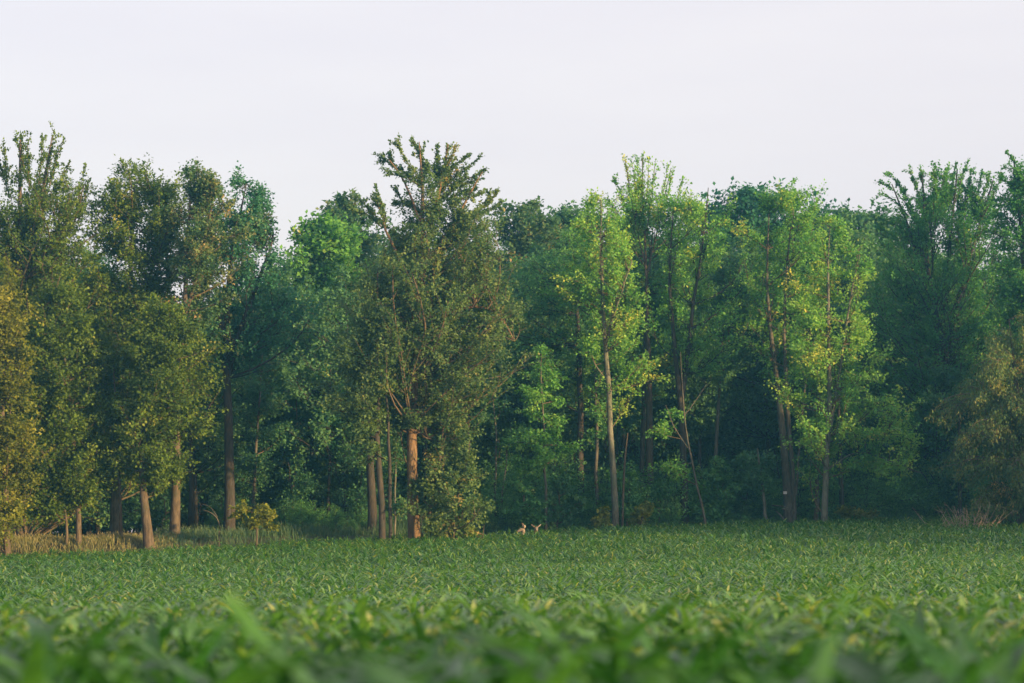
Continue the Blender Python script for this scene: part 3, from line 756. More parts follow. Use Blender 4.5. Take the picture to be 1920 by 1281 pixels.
# ------------------------------------------------------------------ geometry-node scatter of templates kept inside one mesh (stuff only)
def scatter(name, tpls, mats, P, rot, scl):
    """tpls: list of (V, Q, tone, matindex).  One object: templates + loose points, instanced by nodes."""
    Vs, Qs, tns, mis, tid, off = [], [], [], [], [], 0
    for i, (V, Q, tn, mi) in enumerate(tpls):
        Vs.append(V); Qs.append(Q + off); tns.append(tn); mis.append(mi); tid.append(np.full(len(V), i)); off += len(V)
    nv = off
    V = np.concatenate(Vs + [P])
    ids = np.concatenate(tid + [np.full(len(P), -1)])
    rr = np.zeros((len(V), 3)); rr[nv:] = rot
    ss = np.ones((len(V), 3)); ss[nv:] = scl
    me = quad_mesh(name, V, np.concatenate(Qs), np.concatenate(tns), ints={'tid': ids}, vecs={'rot': rr, 'scl': ss})
    for m in mats: me.materials.append(m)
    me.polygons.foreach_set('material_index', np.concatenate(mis).astype(np.int32))
    o = add(bpy.data.objects.new(name, me))
    o['kind'] = 'stuff'
    ng = bpy.data.node_groups.new(name + '_scatter', 'GeometryNodeTree')
    ng.interface.new_socket('Geometry', in_out='INPUT', socket_type='NodeSocketGeometry')
    ng.interface.new_socket('Geometry', in_out='OUTPUT', socket_type='NodeSocketGeometry')
    N, Lk = ng.nodes, ng.links
    gi = N.new('NodeGroupInput'); go = N.new('NodeGroupOutput')
    def named(nm, typ):
        a = N.new('GeometryNodeInputNamedAttribute'); a.data_type = typ
        a.inputs['Name'].default_value = nm
        return next(s for s in a.outputs if s.name == 'Attribute' and s.enabled)
    tida = named('tid', 'INT')
    def sep(k):
        c = N.new('FunctionNodeCompare'); c.data_type = 'INT'; c.operation = 'EQUAL'
        ins = [s for s in c.inputs if s.enabled and s.type == 'INT']
        Lk.new(tida, ins[0]); ins[1].default_value = k
        s = N.new('GeometryNodeSeparateGeometry'); s.domain = 'POINT'
        Lk.new(gi.outputs[0], s.inputs['Geometry']); Lk.new(c.outputs[0], s.inputs['Selection'])
        return s.outputs['Selection']
    jn = N.new('GeometryNodeJoinGeometry')
    for k in range(len(tpls)):
        g = N.new('GeometryNodeGeometryToInstance')
        Lk.new(sep(k), g.inputs[0]); Lk.new(g.outputs[0], jn.inputs[0])
    ip = N.new('GeometryNodeInstanceOnPoints')
    Lk.new(sep(-1), ip.inputs['Points']); Lk.new(jn.outputs[0], ip.inputs['Instance'])
    ip.inputs['Pick Instance'].default_value = True
    rv = N.new('FunctionNodeRandomValue'); rv.data_type = 'INT'
    ri = [s for s in rv.inputs if s.enabled and s.type == 'INT']
    ri[0].default_value = 0; ri[1].default_value = len(tpls) - 1
    Lk.new(next(s for s in rv.outputs if s.enabled), ip.inputs['Instance Index'])
    e2r = N.new('FunctionNodeEulerToRotation')
    Lk.new(named('rot', 'FLOAT_VECTOR'), e2r.inputs[0]); Lk.new(e2r.outputs[0], ip.inputs['Rotation'])
    Lk.new(named('scl', 'FLOAT_VECTOR'), ip.inputs['Scale'])
    Lk.new(ip.outputs[0], go.inputs[0])
    md = o.modifiers.new('scatter', 'NODES'); md.node_group = ng
    return o

def tpl_tree(h, w, low, N, leaf, seed, up=0.5, r=0.2, tone0=0.42):
    rg = np.random.default_rng(seed)
    wob = np.cumsum(rg.normal(0, .10, (12, 2)), axis=0); wob[0] = 0
    st = np.stack([wob[:, 0], wob[:, 1], np.linspace(-0.2, h * 0.95, 12), np.linspace(r, .02, 12)], -1)
    rows = [(h, -.2, .25), (h * .93, -w * .5, w * .45), (h * .8, -w * .85, w * .9), (h * .6, -w, w), (low + (h - low) * .25, -w * .85, w * .9), (low, -w * .4, w * .4)]
    lv, lq, tn, tv, tq = crown_geo([st], rows, 1.0, N, leaf, up, 0.9, 20, 7, 0.2, 0.0, tone0, 0.14, rg)
    v, q = tubes(st[None, :, :3], st[None, :, 3], 7)
    V = np.concatenate([lv, v, tv]); Q = np.concatenate([lq, q + len(lv), tq + len(lv) + len(v)])
    t = np.concatenate([tn, np.zeros(len(q) + len(tq))])
    mi = np.concatenate([np.zeros(len(lq)), np.ones(len(q) + len(tq))])
    return V, Q, t, mi

# the wood behind: one mass of trunks and crowns, tops kept under the skyline
S_PX = [-300, 0, 150, 230, 400, 520, 545, 600, 700, 900, 985, 1050, 1330, 1400, 1500, 1600, 1700, 1800, 1920, 2300]
S_PY = [380, 430, 450, 540, 540, 490, 478, 440, 435, 430, 415, 415, 400, 390, 395, 415, 440, 450, 420, 380]
rf = np.random.default_rng(21)
def dart(n, x0, x1, y0f, y1, dmin, rg, tries=6000):
    out = []
    for _ in range(tries):
        x = rg.uniform(x0, x1); y = rg.uniform(72, y1)
        if y < y0f(x, y): continue
        if 25 < x < 40 and abs((x - 21) * .574 + (y - 102) * .819) < 2.2: continue  # gap through the unseen right-hand trees, lets sun onto the willow
        if all((x - a) ** 2 + (y - b) ** 2 > dmin ** 2 for a, b in out):
            out.append((x, y))
            if len(out) >= n: break
    return np.array(out)
def edge_at(x, y): return float(edge_D(np.clip(960 + F * x / y, -400, 2400)))
def wood_front(x, y):
    if x > 28: return 81 + 0.2 * (x - 28)  # unseen trees right of view, brought forward to shade the right-hand trees
    return edge_at(x, y) + 9
TP = [tpl_tree(17, 3.4, 5.0, 21000, .20, 31), tpl_tree(17, 2.9, 6.5, 18000, .20, 32), tpl_tree(17, 3.8, 3.5, 24000, .20, 33)]
pts = dart(270, -46, 66, wood_front, 165, 3.5, rf)
px = 960 + F * pts[:, 0] / pts[:, 1]
gz = ground(pts[:, 0], pts[:, 1])
topz = np.array([at(p, np.interp(p, S_PX, S_PY), d)[2] for p, d in zip(px, pts[:, 1])])
hh = np.clip(topz - gz, 6, 19) * rf.uniform(.82, 1.0, len(pts))
off = (pts[:, 0] > 26) & (pts[:, 1] < 118)
hh[off] = rf.uniform(7.5, 12, off.sum())  # unseen trees kept low, so only the lower right-hand crowns lose the sun
s = hh / 17
scl = np.stack([s * rf.uniform(.85, 1.2, len(s)), s * rf.uniform(.85, 1.2, len(s)), s], -1)
rot = np.stack([np.zeros(len(s)), np.zeros(len(s)), rf.uniform(0, 6.28, len(s))], -1)
scatter('forest', TP, [PAL['far'], BARK['dark']], np.stack([pts[:, 0], pts[:, 1], gz], -1), rot, scl)

# understory of saplings and brush in the shade
US = [tpl_tree(4.2, 1.7, .4, 3000, .14, 41, up=.3, r=.04), tpl_tree(4.2, 1.3, .2, 2400, .14, 42, up=.6, r=.035), tpl_tree(4.2, 2.0, .8, 3400, .14, 43, up=.1, r=.05)]
pts = dart(620, -48, 54, lambda x, y: edge_at(x, y) + 7.5, 162, 1.5, rf, 12000)
shade_shrubs = dart(150, 27, 60, lambda x, y: 82, 112, 1.6, rf, 3000)  # unseen shrubs added to stop sun passing under the right-hand trees
back = np.array([(x, 163 + 5 * (i % 3)) for i, x in enumerate(np.arange(-58, 60, 1.0))])
pts = np.concatenate([pts, shade_shrubs, back])
gz = ground(pts[:, 0], pts[:, 1])
s = rf.uniform(.45, 1.35, len(pts)) * np.interp(pts[:, 1], [105, 135, 160], [.9, 1.5, 2.4])
rot = np.stack([rf.normal(0, .06, len(s)), rf.normal(0, .06, len(s)), rf.uniform(0, 6.28, len(s))], -1)
scatter('undergrowth', US, [PAL['mid'], BARK['dark']], np.stack([pts[:, 0], pts[:, 1], gz], -1), rot, np.stack([s, s, s], -1))

p2 = rf.uniform(860, 2050, 230); p2[:45] = rf.uniform(380, 720, 45)
d2 = edge_D(p2) + rf.uniform(3.5, 8.5, len(p2))
x2 = (p2 - 960) / F * d2
s = rf.uniform(.30, .85, len(p2)); s[:45] *= .42
rot = np.stack([rf.normal(0, .08, len(s)), rf.normal(0, .08, len(s)), rf.uniform(0, 6.28, len(s))], -1)
scatter('brambles', US, [PAL['bright'], BARK['dark']], np.stack([x2, d2, ground(x2, d2)], -1), rot, np.stack([s, s, s], -1))

# ------------------------------------------------------------------ tall dry grass along the left edge
def grass(name, n, pxr, off, hr, mat, tone, rg, seed_heads=0.14):
    p = rg.uniform(pxr[0], pxr[1], n)
    D = edge_D(p) + off[0] + (off[1] - off[0]) * rg.random(n) ** 1.3
    x = (p - 960) / F * D
    z = ground(x, D)
    clump = 0.75 + 0.35 * np.sin(x * 2.1 + D) * np.sin(x * 0.73 + 2 * D)
    h = rg.uniform(hr[0], hr[1], n) * clump
    a = rg.uniform(0, 6.28, n)
    lean = np.stack([np.cos(a), np.sin(a), np.zeros(n)], -1) * (h * rg.uniform(.05, .45, n))[:, None]
    lean[:, 0] -= 0.08 * h
    b = np.stack([x, D, z - .03], -1)
    m = b + lean * 0.35 + np.stack([0 * h, 0 * h, h * .6], -1)
    t = b + lean + np.stack([0 * h, 0 * h, h], -1)
    wd = np.stack([-np.sin(a + 1.2), np.cos(a + 1.2), 0 * a], -1) * rg.uniform(.006, .013, n)[:, None]
    V = np.stack([b - wd, b + wd, m + wd * .8, m - wd * .8, t + wd * .15, t - wd * .15], 1).reshape(-1, 3)
    k = np.arange(n)[:, None] * 6
    Q = np.concatenate([k + np.array([0, 1, 2, 3]), k + np.array([3, 2, 4, 5])])
    tn = np.clip(tone + rg.normal(0, .2, n), 0, 1)
    T = np.concatenate([tn, tn])
    sh = np.where(rg.random(n) < seed_heads)[0]
    if len(sh):
        lv, lq = leaves(t[sh] - np.array([0, 0, .05]), unit(t[sh] - m[sh]), rg.normal(0, 1, (len(sh), 3)), rg.uniform(.10, .22, len(sh)), rg.uniform(.012, .024, len(sh)), rg)
        Q = np.concatenate([Q, lq + len(V)]); V = np.concatenate([V, lv]); T = np.concatenate([T, np.clip(.8 + rg.normal(0, .15, len(sh)), 0, 1)])
    me = quad_mesh(name, V, Q, T); me.materials.append(mat)
    o = add(bpy.data.objects.new(name, me)); o['kind'] = 'stuff'
    return o
rgx = np.random.default_rng(5)
grass('dry_grass', 26000, (-180, 335), (0.2, 4.5), (.12, .36), STRAW, .5, rgx)
grass('meadow_grass', 14000, (300, 760), (0.5, 8), (.25, .6), MEADOW, .5, rgx, .2)
grass('forest_weeds', 9000, (700, 2000), (2.0, 7), (.8, 1.5), MEADOW, .35, rgx, .05)

# ------------------------------------------------------------------ corn
def corn_mat(name, ior, level, rough):
    m, nt, out = node_mat(name)
    N, Lk = nt.nodes, nt.links
    a = N.new('ShaderNodeAttribute'); a.attribute_name = 'tone'
    oi = N.new('ShaderNodeObjectInfo')
    ad = N.new('ShaderNodeMath'); ad.operation = 'MULTIPLY_ADD'
    ad.inputs[1].default_value = 0.3
    Lk.new(oi.outputs['Random'], ad.inputs[0]); Lk.new(a.outputs['Fac'], ad.inputs[2])
    r = ramp(nt, [(0.05, (.020, .095, .016)), (.5, (.080, .215, .036)), (.9, (.175, .305, .056)), (1.0, (.28, .33, .08))])
    sb = N.new('ShaderNodeMath'); sb.operation = 'SUBTRACT'; sb.inputs[1].default_value = 0.15
    Lk.new(ad.outputs[0], sb.inputs[0]); Lk.new(sb.outputs[0], r.inputs['Fac'])
    p = N.new('ShaderNodeBsdfPrincipled')
    p.inputs['Roughness'].default_value = rough
    p.inputs['Specular IOR Level'].default_value = level
    p.inputs['IOR'].default_value = ior
    Lk.new(r.outputs['Color'], p.inputs['Base Color'])
    tcn = N.new('ShaderNodeTexCoord')
    wv = N.new('ShaderNodeTexNoise'); wv.inputs['Scale'].default_value = 60
    Lk.new(tcn.outputs['Object'], wv.inputs['Vector'])
    bm_ = N.new('ShaderNodeBump'); bm_.inputs['Strength'].default_value = .15; bm_.inputs['Distance'].default_value = .01
    Lk.new(wv.outputs['Fac'], bm_.inputs['Height']); Lk.new(bm_.outputs[0], p.inputs['Normal'])
    tr = N.new('ShaderNodeBsdfTranslucent')
    mul = N.new('ShaderNodeMixRGB'); mul.blend_type = 'MULTIPLY'; mul.inputs['Fac'].default_value = 1
    mul.inputs['Color2'].default_value = (1.6, 1.6, 0.7, 1)
    Lk.new(r.outputs['Color'], mul.inputs['Color1']); Lk.new(mul.outputs['Color'], tr.inputs['Color'])
    mxs = N.new('ShaderNodeMixShader'); mxs.inputs['Fac'].default_value = .38
    Lk.new(p.outputs[0], mxs.inputs[1]); Lk.new(tr.outputs[0], mxs.inputs[2])
    Lk.new(mxs.outputs[0], out.inputs['Surface'])
    return m
CORN = corn_mat('corn_leaf', 1.5, .55, .32)
CORN_FIELD = corn_mat('corn_canopy_leaf', 1.62, .8, .24)
STALK = plain('corn_stalk', (.07, .13, .035), .6)

def corn_leaf(L, W, th0, bend, seed, seg=8):
    """blade growing from the origin, arching towards +X; returns V, Q"""
    rg = np.random.default_rng(seed)
    t = np.linspace(0, 1, seg + 1)
    th = th0 + bend * t ** 1.4
    dx, dz = np.sin(th), np.cos(th)
    ds = L / seg
    x = np.r_[0, np.cumsum((dx[1:] + dx[:-1]) / 2 * ds)]
    z = np.r_[0, np.cumsum((dz[1:] + dz[:-1]) / 2 * ds)]
    w = W * np.interp(t, [0, .12, .35, .6, .85, 1], [.55, .85, 1, .85, .42, .02]) / 2
    wave = 0.16 * W * np.sin(t * 13 + rg.uniform(0, 6)); wave2 = 0.16 * W * np.sin(t * 12 + rg.uniform(0, 6))
    tw = rg.uniform(-.5, .5) * t
    nx, nz_ = -np.cos(th), np.sin(th)          # upper-side normal
    rise = 0.28 * w
    yb = 0.06 * L * np.sin(t * 2.2) * rg.uniform(-1, 1)
    mid = np.stack([x, yb, z], -1)
    def sidev(sg, wv):
        return np.stack([x + nx * (rise + wv * t + sg * np.sin(tw) * w), yb + sg * w * np.cos(tw), z + nz_ * (rise + wv * t + sg * np.sin(tw) * w)], -1)
    V = np.concatenate([sidev(-1, wave), mid, sidev(1, wave2)])
    k = np.arange(seg); n = seg + 1
    Q = np.concatenate([np.stack([k, k + n, k + n + 1, k + 1], -1), np.stack([k + n, k + 2 * n, k + 2 * n + 1, k + n + 1], -1)])
    return V, Q

# leaf sorts: upright whorl, upper, middle, lower
SORTS = []
rc = np.random.default_rng(11)
for i in range(4): SORTS.append((rc.uniform(.40, .58), rc.uniform(.055, .075), rc.uniform(.25, .55), rc.uniform(.7, 1.5)))
for i in range(6): SORTS.append((rc.uniform(.62, .82), rc.uniform(.085, .105), rc.uniform(.42, .75), rc.uniform(1.0, 1.9)))
for i in range(6): SORTS.append((rc.uniform(.72, .92), rc.uniform(.092, .112), rc.uniform(.55, .85), rc.uniform(1.2, 2.1)))

def plant_plan(rg, fine=False):
    """list of (sort, z, azimuth, tilt)"""
    plan = []
    az = rg.uniform(0, 6.28)
    h = rg.uniform(.86, 1.0)
    zs = [.34, .48, .60, .72, .82, .91, .98] if not fine else [.45, .57, .67, .75, .80, .85, .89, .93, .96, .99, 1.02, 1.05, 1.08, 1.10]
    for i, z in enumerate(zs):
        so = rg.integers(10, 16) if i < 4 else rg.integers(4, 10)
        plan.append((int(so), z * h, az + i * math.pi + rg.normal(0, .35), rg.normal(0, .08)))
    for k in range(2):
        plan.append((int(rg.integers(0, 4)), (1.02 + .03 * k) * h, az + k * math.pi + rg.normal(0, .5), rg.normal(0, .1)))
    return plan, h

def stalk_geo(h):
    P = np.array([[[0, 0, -.05], [.004, 0, .4 * h], [0, .004, .8 * h], [0, 0, 1.06 * h]]], float)
    return tubes(P, np.array([[.014, .012, .009, .005]]), 6)

# far field: templates scattered as one mass
ct = []
for i in range(9):
    rg = np.random.default_rng(100 + i)
    plan, h = plant_plan(rg, True)
    Vs, Qs, ts, off = [], [], [], 0
    for j, (so, z, a, tl) in enumerate(plan):
        L, W, t0, b = SORTS[so]
        V, Q = corn_leaf(L * .40, W * .44, t0 * .85 + tl, b * .85, 50 * i + j, 5)
        c, s_ = math.cos(a), math.sin(a)
        V = np.stack([V[:, 0] * c - V[:, 1] * s_, V[:, 0] * s_ + V[:, 1] * c, V[:, 2] + z], -1)
        Vs.append(V); Qs.append(Q + off); off += len(V)
        tn = np.full(len(Q), np.clip(rg.normal(.47, .36), 0, .93))
        if rg.random() < .06: tn[:] = 1.0
        ts.append(tn)
    v, q = stalk_geo(h)
    Vs.append(v); Qs.append(q + off); ts.append(np.full(len(q), .4))
    mi = np.concatenate([np.zeros(sum(map(len, ts[:-1]))), np.ones(len(q))])
    ct.append((np.concatenate(Vs), np.concatenate(Qs), np.concatenate(ts), mi))

rp = np.random.default_rng(3)
ang = R(24)                                    # direction of the rows
g1 = np.arange(-150, 150, .70); g2 = np.arange(-150, 150, .11)
A, B = np.meshgrid(g1, g2)
A = A.ravel() + rp.normal(0, .05, A.size); B = B.ravel() + rp.normal(0, .05, B.size)
X = A * math.cos(ang) - B * math.sin(ang); Y = A * math.sin(ang) + B * math.cos(ang)
lim = .235 * np.abs(Y) + 3.0
ok = (np.abs(X) < lim) & (Y > 0.6) & (Y < 112)
X, Y = X[ok], Y[ok]
pxx = np.clip(960 + F * X / np.maximum(Y, 3), -400, 2400)
ok = (Y < edge_D(pxx) - .2 + .5 * np.sin(X * 1.3)) & ((np.hypot(X, Y) > 1.9) | (np.abs(X) > 1.9))
ok &= rp.random(len(X)) > .05
X, Y = X[ok], Y[ok]
Z = ground(X, Y)
TX = np.array([-.19, .55, .68]); TY = np.array([5.5, 5.0, 4.5])      # plants by the camera with one blade held high
X = np.r_[X, TX]; Y = np.r_[Y, TY]; Z = ground(X, Y); TALL = np.r_[np.zeros(len(X) - 3, int), 1, 2, 3]
order = np.argsort(Y + 0 * X); TALL = TALL[order]
X, Y, Z = X[order], Y[order], Z[order]
inview = (np.abs(X) < .2125 * Y + .25) & (Y > 2.5)
near_idx = np.where(inview)[0][:300]
far_mask = np.ones(len(X), bool); far_mask[near_idx] = False
fx, fy, fz = X[far_mask], Y[far_mask], Z[far_mask]
n = len(fx)
hs = rp.uniform(.94, 1.20, n)
scatter('corn_field', ct, [CORN_FIELD, STALK], np.stack([fx, fy, fz], -1),
        np.stack([rp.normal(0, .07, n), rp.normal(0, .07, n), rp.uniform(0, 6.28, n)], -1), np.stack([hs, hs, hs], -1))

# near plants: things with leaves as parts
LM = []
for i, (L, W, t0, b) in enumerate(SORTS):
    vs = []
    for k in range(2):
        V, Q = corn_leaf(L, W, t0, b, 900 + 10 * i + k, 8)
        me = quad_mesh('leaf', V, Q, np.full(len(Q), np.clip(.02 + .22 * rc.random(), 0, .9)), smooth=True)  # tone lowered: the foreground's deep shade is put into these leaf colours
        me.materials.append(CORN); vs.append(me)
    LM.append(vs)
sv, sq = stalk_geo(1.0)
SM = quad_mesh('stalk', sv, sq, smooth=True); SM.materials.append(STALK)
stalk0 = bpy.data.objects.new('stalk', SM)
leaf0 = bpy.data.objects.new('leaf', LM[0][0])
for c, i in enumerate(near_idx):
    rg = np.random.default_rng(4000 + int(c))
    plan, h = plant_plan(rg)
    e = bpy.data.objects.new('corn_plant', None)
    e.location = (float(X[i]), float(Y[i]), float(Z[i]))
    e.rotation_euler = (rg.normal(0, .06), rg.normal(0, .06), 0)
    sN = float(rg.uniform(.92, 1.08)) if not TALL[i] else 1.0; e.scale = (sN, sN, sN)
    COL.objects.link(e)
    d = Y[i]
    tag(e, 'tall leafy green corn plant blurred in the front of the field', 'corn plant', 'blurred corn plants at the front of the field')
    so_ = stalk0.copy(); so_.scale = (1, 1, h); COL.objects.link(so_); so_.parent = e
    if TALL[i]:
        e.rotation_euler = (0, 0, 0)
        tz, ta, L_, W_, th_ = {1: (1.668, math.pi, .78, .125, .58), 2: (1.695, .15, .58, .105, .24), 3: (1.728, .1, .62, .085, .34)}[int(TALL[i])]
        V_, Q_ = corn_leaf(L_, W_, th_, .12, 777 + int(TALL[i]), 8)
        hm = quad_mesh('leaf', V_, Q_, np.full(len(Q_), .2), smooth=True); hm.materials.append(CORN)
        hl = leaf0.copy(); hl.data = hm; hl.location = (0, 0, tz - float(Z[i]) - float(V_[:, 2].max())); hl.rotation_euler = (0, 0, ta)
        COL.objects.link(hl); hl.parent = e
    for (so, z, a, tl) in plan:
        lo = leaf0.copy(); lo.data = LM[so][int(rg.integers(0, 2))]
        lo.location = (0, 0, z); lo.rotation_euler = (0, tl, a)
        COL.objects.link(lo); lo.parent = e

# ------------------------------------------------------------------ deer
FUR = plain('deer_coat', (.22, .175, .14), .85)
PALEFUR = plain('deer_pale_fur', (.46, .38, .31), .85)
DARKN = plain('deer_nose', (.02, .017, .015), .4)
VELVET = plain('antler_velvet', (.20, .14, .10), .8)

def skin_mesh(name, verts, edges, rad, mat, parent, levels=2):
    me = bpy.data.meshes.new(name)
    me.from_pydata([tuple(v) for v in verts], edges, [])
    o = bpy.data.objects.new(name, me); add(o, parent)
    m = o.modifiers.new('skin', 'SKIN')
    for i, r_ in enumerate(rad):
        r2 = r_ if isinstance(r_, tuple) else (r_, r_)
        me.skin_vertices[0].data[i].radius = r2
    me.skin_vertices[0].data[0].use_root = True
    s = o.modifiers.new('smooth', 'SUBSURF'); s.levels = levels; s.render_levels = levels
    m.use_smooth_shade = True
    me.materials.append(mat)
    return o

def deer(label, px, D, rz, antler, lift=0.0, head_turn=0.0):
    # adult animals, a little over a metre at the back
    p = at(px, 990, D)
    root = empty('deer', (p[0], D, float(ground(p[0], D)) + lift), rz)
    root.scale = (.95, .95, .95)
    tag(root, label, 'deer', 'deer looking out over the corn')
    # body faces -Y in its own frame; head is turned about the neck top
    V = [(0, .10, .80), (0, .48, .84), (0, -.28, .82), (0, -.44, .92), (0, -.55, 1.18), (0, -.61, 1.38),
         (0, .62, .80), (0, .70, .70),
         (.11, -.30, .60), (.11, -.32, .36), (.11, -.30, .05), (-.11, -.30, .60), (-.11, -.26, .36), (-.11, -.28, .05),
         (.12, .46, .62), (.12, .38, .48), (.12, .54, .34), (.12, .50, .05), (-.12, .46, .62), (-.12, .36, .48), (-.12, .52, .34), (-.12, .46, .05)]
    E = [(0, 1), (0, 2), (2, 3), (3, 4), (4, 5), (1, 6), (6, 7), (2, 8), (8, 9), (9, 10), (2, 11), (11, 12), (12, 13),
         (1, 14), (14, 15), (15, 16), (16, 17), (1, 18), (18, 19), (19, 20), (20, 21)]
    rad = [.20, .20, .20, .16, .105, .09, .12, .04, .075, .035, .025, .075, .035, .025, .10, .065, .035, .025, .10, .065, .035, .025]
    # head, one continuous surface with the body
    c, s_ = math.cos(head_turn), math.sin(head_turn)
    def hd(x, y, z):
        return (x * c - y * s_, -.62 + x * s_ + y * c, 1.44 + z)
    hv = [hd(0, 0, .03), hd(0, -.10, .04), hd(0, -.20, -.03), hd(0, -.29, -.075)]
    k0 = len(V); V += hv; E += [(5, k0), (k0, k0 + 1), (k0 + 1, k0 + 2), (k0 + 2, k0 + 3)]
    rad += [.088, .09, .058, .038]
    skin_mesh('body', V, E, rad, FUR, root)
    for sg in (1, -1):
        ev = [hd(.055 * sg, .02, .07), hd(.13 * sg, .03, .13), hd(.19 * sg, .03, .18), hd(.225 * sg, .03, .21)]
        skin_mesh('ear', ev, [(0, 1), (1, 2), (2, 3)], [(.03, .022), (.068, .03), (.055, .024), (.014, .010)], PALEFUR if sg > 0 else FUR, root, 1)
        skin_mesh('eye', [hd(.066 * sg, -.10, .055), hd(.070 * sg, -.115, .055)], [(0, 1)], [.014, .012], DARKN, root, 1)
        if antler:
            k = antler
            av = [hd(.035 * sg, -.01, .09), hd(.07 * sg, .02, .09 + .07 * k), hd(.12 * sg, 0, .09 + .15 * k), hd(.11 * sg, -.06, .09 + .22 * k), hd(.08 * sg, -.05, .09 + .15 * k)]
            skin_mesh('antler', av, [(0, 1), (1, 2), (2, 3), (1, 4)], [.018, .016, .014, .010, .010], VELVET, root, 1)
    skin_mesh('nose', [hd(0, -.30, -.065), hd(0, -.325, -.08)], [(0, 1)], [.022, .018], DARKN, root, 1)
    skin_mesh('throat_patch', [(0, -.59, 1.0), (0, -.645, 1.18), (0, -.67, 1.30)], [(0, 1), (1, 2)], [.05, .05, .04], PALEFUR, root, 1)
    return root
deer('tan deer with small velvet antlers turned aside, only head and neck over corn', 973, 101.2, R(18), 1.0, .0, R(-100))
deer('tan deer facing the viewer with both ears spread, just right of its antlered companion', 1003, 101.4, R(4), 0.35, .02)

# ------------------------------------------------------------------ sign on the clustered trunk, fallen limbs, dead brush, posts
def box_mesh(name, sx, sy, sz, mat, bev=.006):
    import bmesh
    b = bmesh.new(); bmesh.ops.create_cube(b, size=1)
    bmesh.ops.scale(b, vec=(sx, sy, sz), verts=b.verts)
    bmesh.ops.bevel(b, geom=b.edges[:], offset=bev, segments=1, affect='EDGES')
    me = bpy.data.meshes.new(name); b.to_mesh(me); b.free(); me.materials.append(mat)
    return me
WHITE = plain('sign_white', (.72, .72, .72), .5)
p = at(1472, 924, 110.72)
sg = empty('posted_sign', p); tag(sg, 'small plain white square sign nailed to the clustered trunks', 'sign')
add(bpy.data.objects.new('board', box_mesh('board', .17, .012, .13, WHITE)), sg)
for dx_ in (-.065, .065):
    nl = add(bpy.data.objects.new('nail', box_mesh('nail', .012, .008, .012, DARKN, .002)), sg)
    nl.location = (dx_, -.009, .045)

def limb(label, D, pts, wpx, bark='pale'):
    c = at(pts[0][0], pts[0][1], D)
    P = np.array([at(a, b, D + dd) - c for a, b, dd in pts])
    s = resample(np.c_[P, np.linspace(wpx, wpx * .5, len(P)) * D / F / 2], 6)
    v, q = tubes(s[None, :, :3], s[None, :, 3], 7)
    me = quad_mesh('fallen_branch', v, q, smooth=True); me.materials.append(BARK[bark])
    o = add(bpy.data.objects.new('fallen_branch', me)); o.location = tuple(float(k) for k in c)
    tag(o, label, 'branch')
limb('thick pale fallen branch propped diagonally at the foot of the clustered trunks', 110, [(1474, 980, 0), (1464, 966, .1), (1456, 959, .2)], 4)
limb('thin pale broken branch lying level left of the clustered trunks', 110.3, [(1447, 948, .2), (1458, 947, 0), (1470, 949, 0), (1484, 953, -.1), (1500, 965, -.2)], 2)
limb('short pale broken branch stub crossing the front of the clustered trunks', 110.2, [(1466, 955, 0), (1472, 954, 0), (1477, 956, 0)], 3)

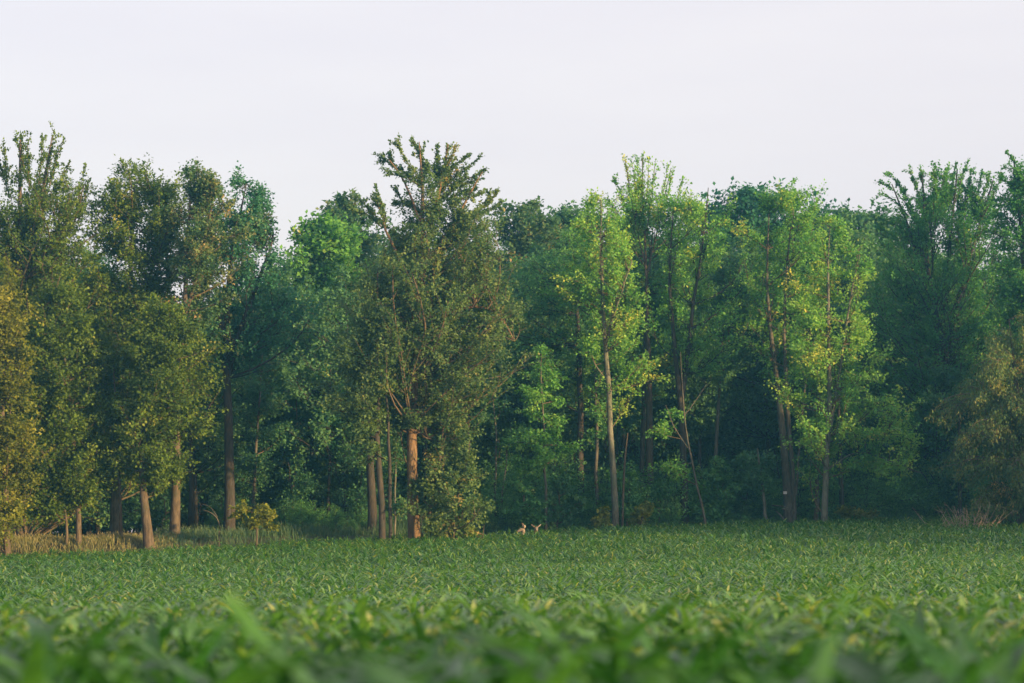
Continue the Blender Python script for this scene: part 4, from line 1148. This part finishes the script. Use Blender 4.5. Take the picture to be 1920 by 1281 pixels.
def brush(label, D, px0, px1, py0, py1, n, rg):
    c = at((px0 + px1) / 2, py1, D); c[2] = float(ground(c[0], D))
    root = empty('dead_brush', c); tag(root, label, 'brush')
    a = rg.uniform(px0 + 15, px1 - 15, n); e = a + rg.normal(0, 34, n)
    top = py0 + rg.random(n) ** .9 * (py1 - py0) * .8
    dep = rg.normal(0, .45, (n, 2))
    P = []
    for k in range(n):
        p0 = np.array([at(a[k], py1, D)[0], D + dep[k, 0] * .4, c[2]]) - c
        p1 = at(e[k], top[k], D) - c + np.array([0, dep[k, 1], 0])
        P.append([p0, p0 * .45 + p1 * .55 + rg.normal(0, .07, 3), p1])
    P = np.array(P)
    v1, q1 = tubes(P, np.broadcast_to(np.array([.013, .010, .005]), (n, 3)), 4)
    # side twigs
    u = rg.uniform(.4, 1, (n, 8, 1)); S = P[:, None, 0] * (1 - u) + P[:, None, 2] * u + rg.normal(0, .02, (n, 8, 3))
    T = S + unit(rg.normal(0, 1, S.shape) + np.array([0, 0, .5])) * rg.uniform(.10, .36, (n, 8, 1))
    v2, q2 = tubes(np.stack([S, T], 2).reshape(-1, 2, 3), np.broadcast_to(np.array([.007, .004]), (n * 8, 2)), 3)
    me = quad_mesh('twigs', np.concatenate([v1, v2]), np.concatenate([q1, q2 + len(v1)])); me.materials.append(DEADW)
    o = add(bpy.data.objects.new('twigs', me), root); o['kind'] = 'stuff'
DEADW = bark_mat('dead_wood', (.22, .16, .12), (.50, .38, .29))
brush('pale dry dead brush at the corn edge before the willow-like tree', 101.5, 1780, 1862, 938, 985, 30, np.random.default_rng(8))

def post(label, px, py0, py1, D, w):
    c = at(px, py0, D); c[2] = float(ground(c[0], D)) - .05
    h = at(px, py1, D)[2] - c[2]
    P = np.array([[[0, 0, 0], [.01, 0, h * .5], [0.015, 0, h]]], float)
    v, q = tubes(P, np.array([[w, w * .95, w * .8]]) * D / F / 2, 6)
    me = quad_mesh('stake', v, q); me.materials.append(BARK['brown'])
    o = add(bpy.data.objects.new('broken_stem', me)); o.location = tuple(float(k) for k in c)
    tag(o, label, 'stem')
post('short broken reddish stem standing in dry grass, right of the thin sunlit stem', 260, 1020, 1000, 98, 3)
post('short broken pale stem before the forked oak, beside the arching bare sapling', 410, 1018, 996, 97.5, 3)

# ------------------------------------------------------------------ evening haze between the trees
def haze():
    x0, x1, y0, y1 = -70.0, 85.0, -4.0, 215.0
    z0, z1 = -4.0, 32.0
    V = [(x0, y0, z0), (x1, y0, z0), (x1, y1, z0), (x0, y1, z0), (x0, y0, z1), (x1, y0, z1), (x1, y1, z1), (x0, y1, z1)]
    Q = [(0, 3, 2, 1), (4, 5, 6, 7), (0, 1, 5, 4), (1, 2, 6, 5), (2, 3, 7, 6), (3, 0, 4, 7)]
    me = quad_mesh('haze', np.array(V), np.array(Q))
    m, nt, out = node_mat('haze')
    v = nt.nodes.new('ShaderNodeVolumePrincipled')
    v.inputs['Color'].default_value = (.17, .62, .95, 1)
    v.inputs['Density'].default_value = HAZE_DENSITY
    v.inputs['Anisotropy'].default_value = 0.6
    nt.links.new(v.outputs[0], out.inputs['Volume'])
    me.materials.append(m)
    o = add(bpy.data.objects.new('haze', me)); o['kind'] = 'stuff'
HAZE_DENSITY = 0.0009
if HAZE_DENSITY > 0:
    haze()
print('LEAVES', sum(n for _, n in STAT), 'CORN', len(X))
